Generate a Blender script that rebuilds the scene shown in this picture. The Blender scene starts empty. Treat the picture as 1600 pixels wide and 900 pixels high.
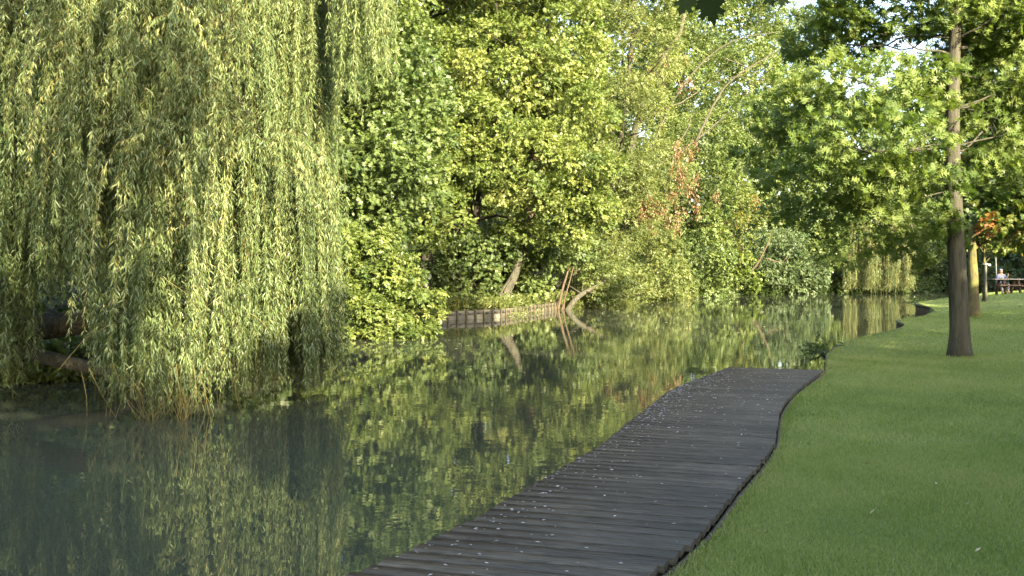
import bpy, math
import numpy as np
rng = np.random.default_rng(7)
R = math.radians
scene = bpy.context.scene
COL = scene.collection

# ------------------------------------------------------------------ camera, sky, sun, exposure
F = 1555.0                       # focal length in photo pixels (1600 wide)
HZ = 415.0                       # horizon row in the photo
EYE = 2.0
cd = bpy.data.cameras.new('camera'); cam = bpy.data.objects.new('camera', cd); COL.objects.link(cam)
cam.location = (0, 0, EYE); cam.rotation_euler = (R(90), 0, 0)
cd.sensor_width = 36; cd.lens = 36 * F / 1600; cd.shift_y = -(450 - HZ) / 1600
cd.clip_start = 0.05; cd.clip_end = 3000
scene.camera = cam

SUN_EL = R(21.0)
SH = (0.5, -0.866)             # horizontal direction towards the sun
w = bpy.data.worlds.new('World'); scene.world = w; w.use_nodes = True
nt = w.node_tree; nt.nodes.clear()
sky = nt.nodes.new('ShaderNodeTexSky'); sky.sky_type = 'NISHITA'; sky.sun_disc = False
sky.sun_elevation = SUN_EL; sky.sun_rotation = math.atan2(SH[0], SH[1])
sky.air_density = 1.0; sky.dust_density = 3.0; sky.ozone_density = 0.6
bg = nt.nodes.new('ShaderNodeBackground'); bg.inputs[1].default_value = 0.15
wo = nt.nodes.new('ShaderNodeOutputWorld')
nt.links.new(sky.outputs[0], bg.inputs[0]); nt.links.new(bg.outputs[0], wo.inputs[0])
sl = bpy.data.lights.new('sun', 'SUN'); so = bpy.data.objects.new('sun', sl); COL.objects.link(so)
sl.energy = 5.0; sl.angle = R(0.5); sl.color = (1.0, 0.87, 0.62)
sx, sy, sz = SH[0]*math.cos(SUN_EL), SH[1]*math.cos(SUN_EL), math.sin(SUN_EL)
import mathutils
so.rotation_euler = mathutils.Vector((sx, sy, sz)).to_track_quat('Z', 'Y').to_euler()
scene.view_settings.view_transform = 'Standard'; scene.view_settings.look = 'None'
scene.view_settings.exposure = 2.58; scene.view_settings.gamma = 1.0
scene.view_settings.use_curve_mapping = False
cy = scene.cycles
cy.use_denoising = True; cy.denoiser = 'OPENIMAGEDENOISE'; cy.denoising_prefilter = 'NONE'; cy.denoising_input_passes = 'RGB_ALBEDO_NORMAL'; cy.sample_clamp_indirect = 4
cy.max_bounces = 8; cy.diffuse_bounces = 4; cy.glossy_bounces = 3; cy.transmission_bounces = 4
cy.transparent_max_bounces = 8; cy.caustics_reflective = False; cy.caustics_refractive = False

# ------------------------------------------------------------------ helpers
def P(px, py, Y):                # where a photo pixel lies at distance Y
    return np.array([(px - 800) / F * Y, Y, EYE - (py - HZ) / F * Y])
def onz(px, py, z):              # where a photo pixel meets height z
    Y = (EYE - z) * F / (py - HZ)
    return np.array([(px - 800) / F * Y, Y, z])
def nrm(v): return v / np.maximum(np.linalg.norm(v, axis=-1, keepdims=True), 1e-9)

def mesh(name, V, faces, mats, parent=None, attrs=None, smooth=False, midx=None, loc=None):
    """V (n,3); faces: list of int arrays (m,k). One mesh object."""
    V = np.asarray(V, dtype=np.float32)
    if loc is not None: V = V - np.asarray(loc, dtype=np.float32)
    me = bpy.data.meshes.new(name)
    me.vertices.add(len(V)); me.vertices.foreach_set('co', V.ravel())
    faces = [np.asarray(f, dtype=np.int32) for f in faces if len(f)]
    tot = sum(f.size for f in faces); nf = sum(len(f) for f in faces)
    me.loops.add(tot); me.polygons.add(nf)
    me.loops.foreach_set('vertex_index', np.concatenate([f.ravel() for f in faces]))
    ks = np.concatenate([np.full(len(f), f.shape[1], dtype=np.int32) for f in faces])
    st = np.zeros(nf, dtype=np.int32); st[1:] = np.cumsum(ks)[:-1]
    me.polygons.foreach_set('loop_start', st)
    if midx is not None: me.polygons.foreach_set('material_index', np.asarray(midx, dtype=np.int32))
    if smooth: me.polygons.foreach_set('use_smooth', np.ones(nf, dtype=bool))
    for k, a in (attrs or {}).items():
        at = me.attributes.new(k, 'FLOAT', 'POINT'); at.data.foreach_set('value', np.asarray(a, dtype=np.float32))
    me.update(calc_edges=True); me.validate()
    for m in (mats if isinstance(mats, (list, tuple)) else [mats]): me.materials.append(m)
    o = bpy.data.objects.new(name, me); COL.objects.link(o)
    if parent is not None: o.parent = parent
    if loc is not None and parent is None: o.location = loc
    return o
def empty(name, loc, label, cat, group=None):
    o = bpy.data.objects.new(name, None); COL.objects.link(o); o.location = loc; o.empty_display_size = 0.3
    tag(o, label, cat, group); return o
def tag(o, label, cat, group=None):
    o['label'] = label; o['category'] = cat
    if group: o['group'] = group
    return o

class Geo:                       # collects shapes of one mesh
    def __init__(s): s.V = []; s.F = {3: [], 4: []}; s.n = 0; s.A = []
    def add(s, V, F4=None, F3=None, a=0.5):
        V = np.asarray(V, dtype=float); s.V.append(V)
        if F4 is not None and len(F4): s.F[4].append(np.asarray(F4) + s.n)
        if F3 is not None and len(F3): s.F[3].append(np.asarray(F3) + s.n)
        s.A.append(np.full(len(V), a) if np.isscalar(a) else np.asarray(a)); s.n += len(V)
    def tube(s, pts, rad, sides=8, a=0.5, cap=True, lump=0.0):
        pts = np.asarray(pts, dtype=float); n = len(pts); rad = np.broadcast_to(rad, (n,))
        t = nrm(np.gradient(pts, axis=0))
        ref = np.array([0, 0, 1.0]) if abs(t[0][2]) < 0.8 else np.array([1.0, 0, 0])
        u = nrm(np.cross(t, ref)); v = np.cross(t, u)
        th = np.linspace(0, 2*np.pi, sides, endpoint=False)
        rr = rad[:, None] * (1 + lump * rng.normal(size=(n, sides)))
        V = pts[:, None] + rr[..., None] * (np.cos(th)[None, :, None]*u[:, None] + np.sin(th)[None, :, None]*v[:, None])
        i = np.arange(n-1)[:, None]*sides; j = np.arange(sides)[None]; k = (j+1) % sides
        Fq = np.stack([i+j, i+k, i+k+sides, i+j+sides], -1).reshape(-1, 4)
        Vf = V.reshape(-1, 3); T = []
        if cap:
            Vf = np.vstack([Vf, pts[-1] + t[-1]*rad[-1]*0.5, pts[0]])
            T = [[(n-1)*sides+q, (n-1)*sides+(q+1) % sides, n*sides] for q in range(sides)]
            T += [[(q+1) % sides, q, n*sides+1] for q in range(sides)]
        s.add(Vf, Fq, T, a)
    def box(s, lo, hi, a=0.5, rot=0.0, pivot=None, bev=0.0, M=None):
        lo = np.array(lo, float); hi = np.array(hi, float)
        if bev <= 0:
            c = np.array([[x, y, z] for z in (0, 1) for y in (0, 1) for x in (0, 1)], float)
            V = lo + c*(hi-lo); Q = [[0,2,3,1],[4,5,7,6],[0,1,5,4],[2,6,7,3],[0,4,6,2],[1,3,7,5]]
            T = None
        else:
            b = bev; V = []; mid = (lo+hi)/2; h = (hi-lo)/2
            for zx in (-1, 1):
                for yx in (-1, 1):
                    for xx in (-1, 1):
                        sg = np.array([xx, yx, zx])
                        for ax in range(3):
                            d = h.copy() - b; d[ax] = h[ax]; V.append(mid + sg*d)
            V = np.array(V); idx = lambda x, y, z, ax: ((z > 0)*4 + (y > 0)*2 + (x > 0))*3 + ax
            Q = []; T = []
            for ax in range(3):
                o = [i for i in range(3) if i != ax]
                for sgn in (-1, 1):
                    q = []
                    for (p, r) in ((-1, -1), (1, -1), (1, 1), (-1, 1)):
                        c = [0, 0, 0]; c[ax] = sgn; c[o[0]] = p; c[o[1]] = r; q.append(idx(*c, ax))
                    Q.append(q)
            for ax in range(3):
                o = [i for i in range(3) if i != ax]
                for p in (-1, 1):
                    for r in (-1, 1):
                        c = [0, 0, 0]; c[o[0]] = p; c[o[1]] = r
                        c1 = list(c); c1[ax] = -1; c2 = list(c); c2[ax] = 1
                        Q.append([idx(*c1, o[0]), idx(*c2, o[0]), idx(*c2, o[1]), idx(*c1, o[1])])
            for x in (-1, 1):
                for y in (-1, 1):
                    for z in (-1, 1): T.append([idx(x, y, z, 0), idx(x, y, z, 1), idx(x, y, z, 2)])
        if rot:
            pv = (lo+hi)/2 if pivot is None else np.array(pivot, float)
            c, n_ = math.cos(rot), math.sin(rot); d = V - pv
            V = pv + np.stack([d[:, 0]*c - d[:, 1]*n_, d[:, 0]*n_ + d[:, 1]*c, d[:, 2]], -1)
        if M is not None: V = V @ M.T
        s.add(V, Q, T, a)
    def build(s, name, mats, parent=None, loc=None, smooth=False, attr='tint'):
        return mesh(name, np.vstack(s.V), [np.vstack(s.F[k]) if s.F[k] else np.zeros((0, k), int) for k in (3, 4)],
                    mats, parent, {attr: np.concatenate(s.A)}, smooth, loc=loc)

def smooth_path(pts, n):
    """Catmull-Rom through the points."""
    p = np.asarray(pts, float); p = np.vstack([2*p[0]-p[1], p, 2*p[-1]-p[-2]])
    t = np.linspace(0, len(p)-3-1e-6, n); i = t.astype(int); f = (t-i)[:, None]
    a, b, c, d = p[i], p[i+1], p[i+2], p[i+3]
    return 0.5*((2*b)+(-a+c)*f+(2*a-5*b+4*c-d)*f**2+(-a+3*b-3*c+d)*f**3)

# ------------------------------------------------------------------ materials
def newmat(name):
    m = bpy.data.materials.new(name); m.use_nodes = True; t = m.node_tree
    return m, t, t.nodes['Principled BSDF'], t.nodes['Material Output']
def ramp(t, fac, stops):
    r = t.nodes.new('ShaderNodeValToRGB'); e = r.color_ramp.elements
    while len(e) < len(stops): e.new(0.5)
    for el, (p, c) in zip(e, stops): el.position = p; el.color = (*c, 1)
    t.links.new(fac, r.inputs[0]); return r.outputs[0]
def noise(t, scale, detail=4, rough=0.6, coord=None, stretch=None):
    n = t.nodes.new('ShaderNodeTexNoise'); n.inputs['Scale'].default_value = scale
    n.inputs['Detail'].default_value = detail; n.inputs['Roughness'].default_value = rough
    tc = t.nodes.new('ShaderNodeTexCoord'); mp = t.nodes.new('ShaderNodeMapping')
    if stretch: mp.inputs['Scale'].default_value = stretch
    t.links.new(tc.outputs['Object'], mp.inputs[0]); t.links.new(mp.outputs[0], n.inputs['Vector'])
    return n.outputs[0], mp
def mixc(t, fac, a, b, mode='MIX'):
    m = t.nodes.new('ShaderNodeMix'); m.data_type = 'RGBA'; m.blend_type = mode
    if isinstance(fac, float): m.inputs[0].default_value = fac
    else: t.links.new(fac, m.inputs[0])
    for v, i in ((a, 6), (b, 7)):
        if isinstance(v, tuple): m.inputs[i].default_value = (*v, 1)
        else: t.links.new(v, m.inputs[i])
    return m.outputs[2]
def attr(t, name='tint'):
    a = t.nodes.new('ShaderNodeAttribute'); a.attribute_name = name; return a.outputs['Fac']
def bump(t, h, b, strength, dist):
    n = t.nodes.new('ShaderNodeBump'); n.inputs['Strength'].default_value = strength; n.inputs['Distance'].default_value = dist
    t.links.new(h, n.inputs['Height']); t.links.new(n.outputs[0], b.inputs['Normal'])

def leaf_mat(name, stops, trans=0.36, rough=0.45, spec=0.4):
    m, t, b, o = newmat(name)
    c = ramp(t, attr(t), stops)
    t.links.new(c, b.inputs['Base Color']); b.inputs['Roughness'].default_value = rough
    b.inputs['Specular IOR Level'].default_value = spec
    tr = t.nodes.new('ShaderNodeBsdfTranslucent')
    tc = mixc(t, 1.0, c, (1.25, 1.35, 0.55), 'MULTIPLY')
    t.links.new(tc, tr.inputs[0])
    mx = t.nodes.new('ShaderNodeMixShader'); mx.inputs[0].default_value = trans
    t.links.new(b.outputs[0], mx.inputs[1]); t.links.new(tr.outputs[0], mx.inputs[2]); t.links.new(mx.outputs[0], o.inputs[0])
    return m
L_maple = leaf_mat('leaf_yellow_green', [(0, (.06, .095, .022)), (.4, (.115, .158, .036)), (.75, (.17, .205, .052)), (.95, (.215, .235, .07)), (1, (.26, .16, .05))])
L_dark = leaf_mat('leaf_dark_green', [(0, (.042, .068, .022)), (.5, (.075, .112, .034)), (.95, (.135, .17, .048)), (1, (.2, .13, .04))], .35)
L_mid = leaf_mat('leaf_mid_green', [(0, (.055, .09, .026)), (.5, (.108, .15, .042)), (.95, (.17, .21, .06)), (1, (.24, .2, .05))])
L_olive = leaf_mat('leaf_olive', [(0, (.07, .096, .026)), (.5, (.125, .155, .044)), (.9, (.185, .205, .062)), (1, (.27, .2, .06))])
L_bush = leaf_mat('leaf_fresh_green', [(0, (.055, .09, .02)), (.5, (.11, .15, .032)), (.95, (.19, .215, .055)), (1, (.26, .24, .07))])
L_grey = leaf_mat('leaf_grey_green', [(0, (.05, .085, .035)), (.5, (.09, .13, .055)), (1, (.14, .18, .08))])
L_oak = leaf_mat('leaf_oak', [(0, (.058, .098, .024)), (.5, (.11, .162, .036)), (.97, (.175, .218, .055)), (1, (.16, .15, .04))], .36, .58, .3)
L_autumn = leaf_mat('leaf_turning', [(0, (.05, .09, .018)), (.6, (.11, .14, .025)), (.85, (.17, .155, .03)), (1, (.26, .12, .035))])
L_willow = leaf_mat('leaf_willow', [(0, (.062, .102, .036)), (.5, (.135, .182, .066)), (.92, (.23, .275, .11)), (1, (.32, .31, .11))], .3, .36, .6)
L_brown = leaf_mat('dry_seed', [(0, (.065, .042, .018)), (.5, (.15, .088, .036)), (1, (.24, .155, .07))], .3)
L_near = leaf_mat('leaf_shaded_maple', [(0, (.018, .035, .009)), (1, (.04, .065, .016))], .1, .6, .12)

def bark_mat(name, c0, c1, moss=None, scale=9, bs=1.0):
    m, t, b, o = newmat(name)
    f, _ = noise(t, scale*1.3, 8, .75, stretch=(1.2, 1.2, .16))
    c = ramp(t, f, [(.3, c0), (.7, c1)])
    if moss:
        f2, _ = noise(t, 2.2, 5, .7); k = ramp(t, f2, [(.42, (0, 0, 0)), (.6, (1, 1, 1))])
        c = mixc(t, k, c, moss)
    t.links.new(c, b.inputs['Base Color']); b.inputs['Roughness'].default_value = .9
    b.inputs['Specular IOR Level'].default_value = .2
    bump(t, f, b, bs, .045); return m
B_grey = bark_mat('bark_grey', (.022, .0205, .013), (.105, .099, .068))
B_moss = bark_mat('bark_mossy', (.05, .042, .024), (.12, .1, .055), (.14, .135, .04))
B_dark = bark_mat('bark_dark', (.022, .019, .014), (.06, .052, .038))
B_warm = bark_mat('bark_warm', (.045, .034, .022), (.13, .098, .062))
B_twig = bark_mat('willow_twig', (.09, .08, .03), (.2, .17, .06), bs=.1)

def wood_mat(name, c0, c1, scale=(1, 14, 14), rough=.75, rotz=0, tr=(.62, 1.35), rlo=.5):
    m, t, b, o = newmat(name)
    f, mp_ = noise(t, 4, 8, .7, stretch=scale)
    if rotz:
        r_ = t.nodes.new('ShaderNodeVectorRotate'); r_.rotation_type = 'Z_AXIS'; r_.inputs['Angle'].default_value = rotz
        lk = mp_.inputs[0].links[0].from_socket; t.links.new(lk, r_.inputs['Vector']); t.links.new(r_.outputs[0], mp_.inputs[0])
    c = ramp(t, f, [(.34, c0), (.66, c1)])
    f2, _ = noise(t, 1.1, 4, .6)
    k = ramp(t, f2, [(.35, (.72, .72, .72)), (.7, (1.25, 1.25, 1.3))])
    c = mixc(t, 1.0, c, k, 'MULTIPLY')
    tn = ramp(t, attr(t), [(0, (tr[0],)*3), (1, (tr[1],)*3)])
    c = mixc(t, 1.0, c, tn, 'MULTIPLY')
    t.links.new(c, b.inputs['Base Color']); b.inputs['Specular IOR Level'].default_value = .22
    rr = ramp(t, f2, [(.3, (rlo,)*3), (.7, (.88,)*3)]); t.links.new(rr, b.inputs['Roughness'])
    bump(t, f, b, .5, .006); return m

def simple(name, col, rough=.6, metal=0.0, spec=.5):
    m, t, b, o = newmat(name); b.inputs['Base Color'].default_value = (*col, 1)
    f, _ = noise(t, 12, 4)
    c = ramp(t, f, [(.3, tuple(x*.75 for x in col)), (.7, tuple(min(1, x*1.2) for x in col))]); t.links.new(c, b.inputs['Base Color'])
    b.inputs['Roughness'].default_value = rough; b.inputs['Metallic'].default_value = metal
    b.inputs['Specular IOR Level'].default_value = spec; return m

# ------------------------------------------------------------------ water
def water_mat():
    m, t, b, o = newmat('pond_water')
    f, _ = noise(t, .25, 3); c = ramp(t, f, [(.35, (.036, .042, .029)), (.65, (.041, .048, .033))])
    t.links.new(c, b.inputs['Base Color'])
    b.inputs['Roughness'].default_value = .015; b.inputs['IOR'].default_value = 1.333
    b.inputs['Specular IOR Level'].default_value = .7
    n1, _ = noise(t, 2.2, 2, .5, stretch=(1, 1.5, 1)); n2, _ = noise(t, 7.0, 2, .5, stretch=(.8, 1.6, 1))
    n3, _ = noise(t, .12, 2, .5)
    am = ramp(t, n3, [(.38, (.25, .25, .25)), (.62, (1, 1, 1))])
    mx = t.nodes.new('ShaderNodeMath'); mx.operation = 'MULTIPLY_ADD'; mx.inputs[1].default_value = .22
    t.links.new(n2, mx.inputs[0]); t.links.new(n1, mx.inputs[2])
    m2 = t.nodes.new('ShaderNodeMath'); m2.operation = 'MULTIPLY'
    t.links.new(mx.outputs[0], m2.inputs[0]); t.links.new(am, m2.inputs[1])
    bump(t, m2.outputs[0], b, 1.0, .0019); return m
g = Geo(); g.add([[-400, -300, 0], [400, -300, 0], [400, 600, 0], [-400, 600, 0]], [[0, 1, 2, 3]])
o = g.build('pond_water', water_mat()); o['kind'] = 'structure'
m_bed = simple('pond_mud', (.06, .055, .035), .9)
g = Geo(); g.add([[-1500, -1500, -1.2], [1500, -1500, -1.2], [1500, 1500, -1.2], [-1500, 1500, -1.2]], [[0, 1, 2, 3]])
o = g.build('pond_bed', m_bed); o['kind'] = 'structure'

# ------------------------------------------------------------------ deck edges and shoreline (world curves)
DZ = .43; LZ = .36
left_px = [(540,900),(620,868),(700,829),(780,788),(850,747),(900,717),(940,693),(980,661),(1020,630),(1050,608),(1100,588),(1140,573)]
right_px = [(1010,900),(1060,864),(1110,817),(1150,765),(1185,726),(1210,691),(1215,662),(1222,636),(1245,610),(1287,578)]
DL = np.array([onz(x, y, DZ)[:2] for x, y in left_px]); DR = np.array([onz(x, y, DZ)[:2] for x, y in right_px])
DL = smooth_path(np.c_[DL, np.zeros(len(DL))], 80)[:, :2]; DR = smooth_path(np.c_[DR, np.zeros(len(DR))], 80)[:, :2]
DL = np.vstack([[-2.7, -3.0], [-1.9, 1.0], [-1.45, 3.2], DL]); DR = np.vstack([[-.9, -3.0], [-.2, 1.0], [.25, 3.2], DR])
shore_px = [(1292,556),(1310,541),(1345,528),(1380,520),(1405,514),(1414,508),(1403,501),(1440,495),(1461,487),(1452,480),(1433,474),(1480,466)]
SH_ = np.array([onz(x, y, LZ)[:2] for x, y in shore_px])
edge = np.vstack([DR + [.03, 0], SH_, [[30, 62], [40, 72], [60, 78], [120, 82]]])
ey = np.maximum.accumulate(edge[:, 1] + np.arange(len(edge))*1e-4)
def shore_x(y): return np.interp(y, ey, edge[:, 0])
def sm(x, a, b):
    t = np.clip((x-a)/(b-a), 0, 1); return t*t*(3-2*t)
def lawn_z(x, y):
    d = x - shore_x(y)
    return LZ + np.clip(d-1.0, 0, 9)*.085*sm(y, 26, 43) + .035*sm(d, .2, 3) + .03*np.sin(x*.7+1)*np.sin(y*.5)*sm(d, .5, 4)
def lawn_pt(px, py):
    z = LZ
    for _ in range(12):
        p = onz(px, py, z); z = float(lawn_z(p[0], p[1]))
    return p

# lawn sheet
def grass_mat(name='lawn_ground'):
    m, t, b, o = newmat(name)
    f, _ = noise(t, 1.3, 6, .7); f2, _ = noise(t, 40, 6, .8)
    c = ramp(t, f, [(.3, (.13, .17, .055)), (.7, (.19, .225, .08))])
    c2 = ramp(t, f2, [(.3, (.55, .55, .5)), (.7, (1.35, 1.35, 1.2))])
    c = mixc(t, 1.0, c, c2, 'MULTIPLY')
    t.links.new(c, b.inputs['Base Color']); b.inputs['Roughness'].default_value = .95; b.inputs['Specular IOR Level'].default_value = .1
    bump(t, f2, b, .8, .03); return m
ys = np.unique(np.concatenate([np.linspace(-30, -4, 8), np.linspace(-4, 62, 331), np.linspace(62, 82, 20)]))
xs = np.concatenate([[0], np.geomspace(.1, 120, 60)])
X = shore_x(ys)[:, None] + xs[None]; Y = np.broadcast_to(ys[:, None], X.shape)
Z = lawn_z(X, Y); V = np.stack([X, Y, Z], -1).reshape(-1, 3)
nx = X.shape[1]; i = np.arange(len(ys)-1)[:, None]*nx + np.arange(nx-1)[None]
Q = np.stack([i, i+1, i+1+nx, i+nx], -1).reshape(-1, 4)
sk = np.stack([X[:, 0], Y[:, 0], np.full(len(ys), -1.1)], -1); n0 = len(V); V = np.vstack([V, sk])
j = np.arange(len(ys)-1); Q2 = np.stack([j*nx, (j+1)*nx, n0+j+1, n0+j], -1)
o = mesh('lawn', V, [np.vstack([Q, Q2])], grass_mat(), smooth=True); o['kind'] = 'structure'

# far bank
bank = np.array([(-160,14),(-40,15),(-14,15.8),(-9,16.6),(-6.6,18.4),(-5.9,22),(-5.2,26.4),(-4.2,28.6),(-3.2,31),(-2.9,36.35),(-.46,38.62),(2.05,45.65),(3.4,47),(7,54.6),(12.5,64),(16.9,69),(23,72),(29,72.5),(38,84),(60,92),(300,95)], float)
def bank_y(x): return np.interp(x, bank[:, 0], bank[:, 1])
m_soil, t, b, _ = newmat('bank_soil')
f, _ = noise(t, 3, 8, .7); c = ramp(t, f, [(.35, (.012, .01, .007)), (.55, (.022, .02, .01)), (.75, (.02, .03, .009))]); t.links.new(c, b.inputs['Base Color']); b.inputs['Roughness'].default_value = .95
bump(t, f, b, .8, .08)
xs = np.unique(np.concatenate([np.linspace(-160, -15, 20), np.linspace(-15, 40, 260), np.linspace(40, 300, 20)]))
ds = np.concatenate([[0, .15, .4], np.geomspace(.8, 400, 34)])
X = np.broadcast_to(xs[:, None], (len(xs), len(ds))); Y = bank_y(xs)[:, None] + ds[None]
def bank_h(d, x, y): return .12 + .22*sm(d, 0, .4) + 1.1*sm(d, .5, 9) + .12*np.sin(x*1.3+y*.7)*sm(d, .3, 2)
Z = bank_h(ds[None], X, Y)
V = np.stack([X, Y, Z], -1).reshape(-1, 3); nx = len(ds); i = np.arange(len(xs)-1)[:, None]*nx + np.arange(nx-1)[None]
Q = np.stack([i, i+nx, i+1+nx, i+1], -1).reshape(-1, 4)
sk = np.stack([X[:, 0], Y[:, 0]-.3, np.full(len(xs), -1.1)], -1); n0 = len(V); V = np.vstack([V, sk]); j = np.arange(len(xs)-1)
Q2 = np.stack([j*nx, n0+j, n0+j+1, (j+1)*nx], -1)
o = mesh('far_bank', V, [np.vstack([Q, Q2])], m_soil, smooth=True); o['kind'] = 'structure'

# ------------------------------------------------------------------ deck
W_deck = wood_mat('deck_timber', (.02, .0195, .0145), (.1, .097, .077), scale=(1.6, 30, 30), rotz=R(18), tr=(.82, 1.18), rlo=.62)
W_edge = wood_mat('edge_timber', (.028, .025, .016), (.085, .078, .05))
W_pale = wood_mat('pale_board', (.055, .052, .036), (.17, .16, .115))
W_post = wood_mat('post_timber', (.04, .034, .018), (.1, .085, .048))
W_brown = wood_mat('brown_bench_timber', (.05, .028, .018), (.1, .055, .035))
ang = R(-18); pd = np.array([math.cos(ang), math.sin(ang)]); pn = np.array([-pd[1], pd[0]])
deck = empty('wooden_deck', (1.5, 8, .36), 'long curved boardwalk of dark grey planks between the pond and the lawn', 'deck')
def cut(edge_, a):               # where the line at offset a crosses an edge, as distance along the plank
    q = edge_ @ pn; r = edge_ @ pd; k = np.argsort(q); return np.interp(a, q[k], r[k])
qa = DL @ pn; qb = DR @ pn; amax = min(qa.max(), qb.max()) ; amin = -2.6
g = Geo(); a = amax; pw = .148; rot3 = np.array([[pd[0], -pd[1], 0], [pd[1], pd[0], 0], [0, 0, 1]])
k = 0
while a > amin:
    aa = a - pw
    l = cut(DL, a-pw/2) + rng.normal()*.006; r = cut(DR, a-pw/2) + rng.normal()*.006
    dz = rng.normal()*.0018
    gap = .014 if k % 3 else .022
    g.box((l, aa+gap, DZ-.045+dz), (r, a, DZ+dz), a=rng.random(), bev=.004, M=rot3)
    a -= pw; k += 1
g.build('decking', W_deck, deck, loc=deck.location)
def strip(path, off, wd, z0, z1, name, mat, parent=None, step=1, sgn=1, tint=.5):
    p = np.asarray(path)[::step]; t = nrm(np.gradient(p, axis=0)); n = np.c_[t[:, 1], -t[:, 0]]
    A = p + n*off; B = p + n*(off+wd); m_ = len(p)
    V = np.vstack([np.c_[A, np.full(m_, z0)], np.c_[B, np.full(m_, z0)], np.c_[B, np.full(m_, z1)], np.c_[A, np.full(m_, z1)]])
    j = np.arange(m_-1); Q = []
    for u, v in ((0, 1), (1, 2), (2, 3), (3, 0)): Q.append(np.stack([u*m_+j, u*m_+j+1, v*m_+j+1, v*m_+j], -1))
    Q = np.vstack(Q + [[[0, m_, 2*m_, 3*m_]], [[m_-1, 4*m_-1, 3*m_-1, 2*m_-1]]])
    return mesh(name, V, [Q], mat, parent, {'tint': np.full(len(V), tint) + rng.normal(size=len(V))*.2}, loc=None if parent is None else parent.location)
strip(DL, .05, .045, .12, DZ-.05, 'rim_joist', W_edge, deck, tint=.3)
strip(DR, -.13, .045, .12, DZ-.05, 'rim_joist', W_edge, deck, tint=.3)
for q in range(6, len(DL), 12):
    g = Geo(); p = DL[q]; n_ = nrm(np.array([.93, -.3]))*.16
    g.tube([[p[0]+n_[0], p[1]+n_[1], -1.1], [p[0]+n_[0], p[1]+n_[1], DZ-.06]], .055, 8); g.build('post', W_edge, deck, loc=deck.location)
kerb_pts = np.vstack([DR + [.03, 0], SH_[:]]); kp = smooth_path(np.c_[SH_, np.zeros(len(SH_))], 90)[:, :2]
o = strip(DR, .004, .03, -.3, LZ+.022, 'edging_board', W_edge, tint=1.0)
tag(o, 'thin weathered timber edging board between the deck and the grass', 'edging board')
ke = np.vstack([DR[-1:]+[.05, .02], kp]); pe_ = empty('pond_edging', (float(ke[0,0]), float(ke[0,1]), .3), 'low pale timber edging winding along the lawn where it meets open water', 'edging')
strip(ke, -.02, .038, .27, LZ+.02, 'cap_board', W_edge, pe_, tint=1.0); strip(ke, -.03, .03, -.4, .262, 'pile_board', W_brown, pe_, tint=.2); o = pe_
pass

# ------------------------------------------------------------------ leaf shapes (flat, stem at the origin, tip at +Y)
def tpl(V, F): return np.array([[*v, 0] if len(v) == 2 else v for v in V], float), np.array(F)
def mirror_fan(c, out):
    V = [c] + out + [(-x, y) for x, y in reversed(out[1:-1])]; n = len(V)-1
    return tpl(V, [[0, 1+i, 1+(i+1) % n] for i in range(n)])
T_lobed = mirror_fan((0, .42), [(0, 0), (.5, .12), (.24, .4), (.42, .82), (.15, .66), (0, 1)])
T_maple = mirror_fan((0, .3), [(0, 0), (.28, -.08), (.22, .06), (.6, .2), (.42, .34), (.62, .55), (.5, .62), (.38, .6), (.22, .52), (.24, .78), (.12, .76), (0, 1.05)])
T_oak = tpl([(0,0),(0,.15),(0,.4),(0,.66),(0,1.02),(.4,.3),(-.4,.3),(.5,.72),(-.5,.72),(.09,.62),(-.09,.62),(0,.86),(.24,.98),(-.24,.98)],
            [[1,5,2],[1,2,6],[2,7,3],[2,3,8],[9,4,10],[3,12,11],[3,11,13]])
T_oval = tpl([(0,0),(.26,.45),(0,1),(-.26,.45)], [[0,1,2],[0,2,3]])
T_oval[0][2, 2] = -.12
T_round = tpl([(0,0),(.36,.35),(.2,.85),(-.2,.85),(-.36,.35)], [[0,1,2],[0,2,3],[0,3,4]])
T_quad = tpl([(-.38,0),(.38,.1),(.3,.9),(-.32,1)], [[0,1,2],[0,2,3]])
T_will = tpl([(0,0),(.075,.4),(.02,.98),(-.075,.4)], [[0,1,2],[0,2,3]])
T_will[0][2, 2] = -.18; T_will[0][0, 2] = -.04

def leaves(T, pos, d, n, size, tint):
    V, Fc = T; N = len(pos); d = nrm(d); x = nrm(np.cross(d, n)); z = np.cross(x, d)
    s = np.broadcast_to(size, (N,))[:, None, None]
    W = pos[:, None] + s*(V[None, :, 0:1]*x[:, None] + V[None, :, 1:2]*d[:, None] + V[None, :, 2:3]*z[:, None])
    k = len(V); Fa = (Fc[None] + (np.arange(N)*k)[:, None, None]).reshape(-1, 3)
    return W.reshape(-1, 3), Fa, np.repeat(tint, k)

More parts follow.
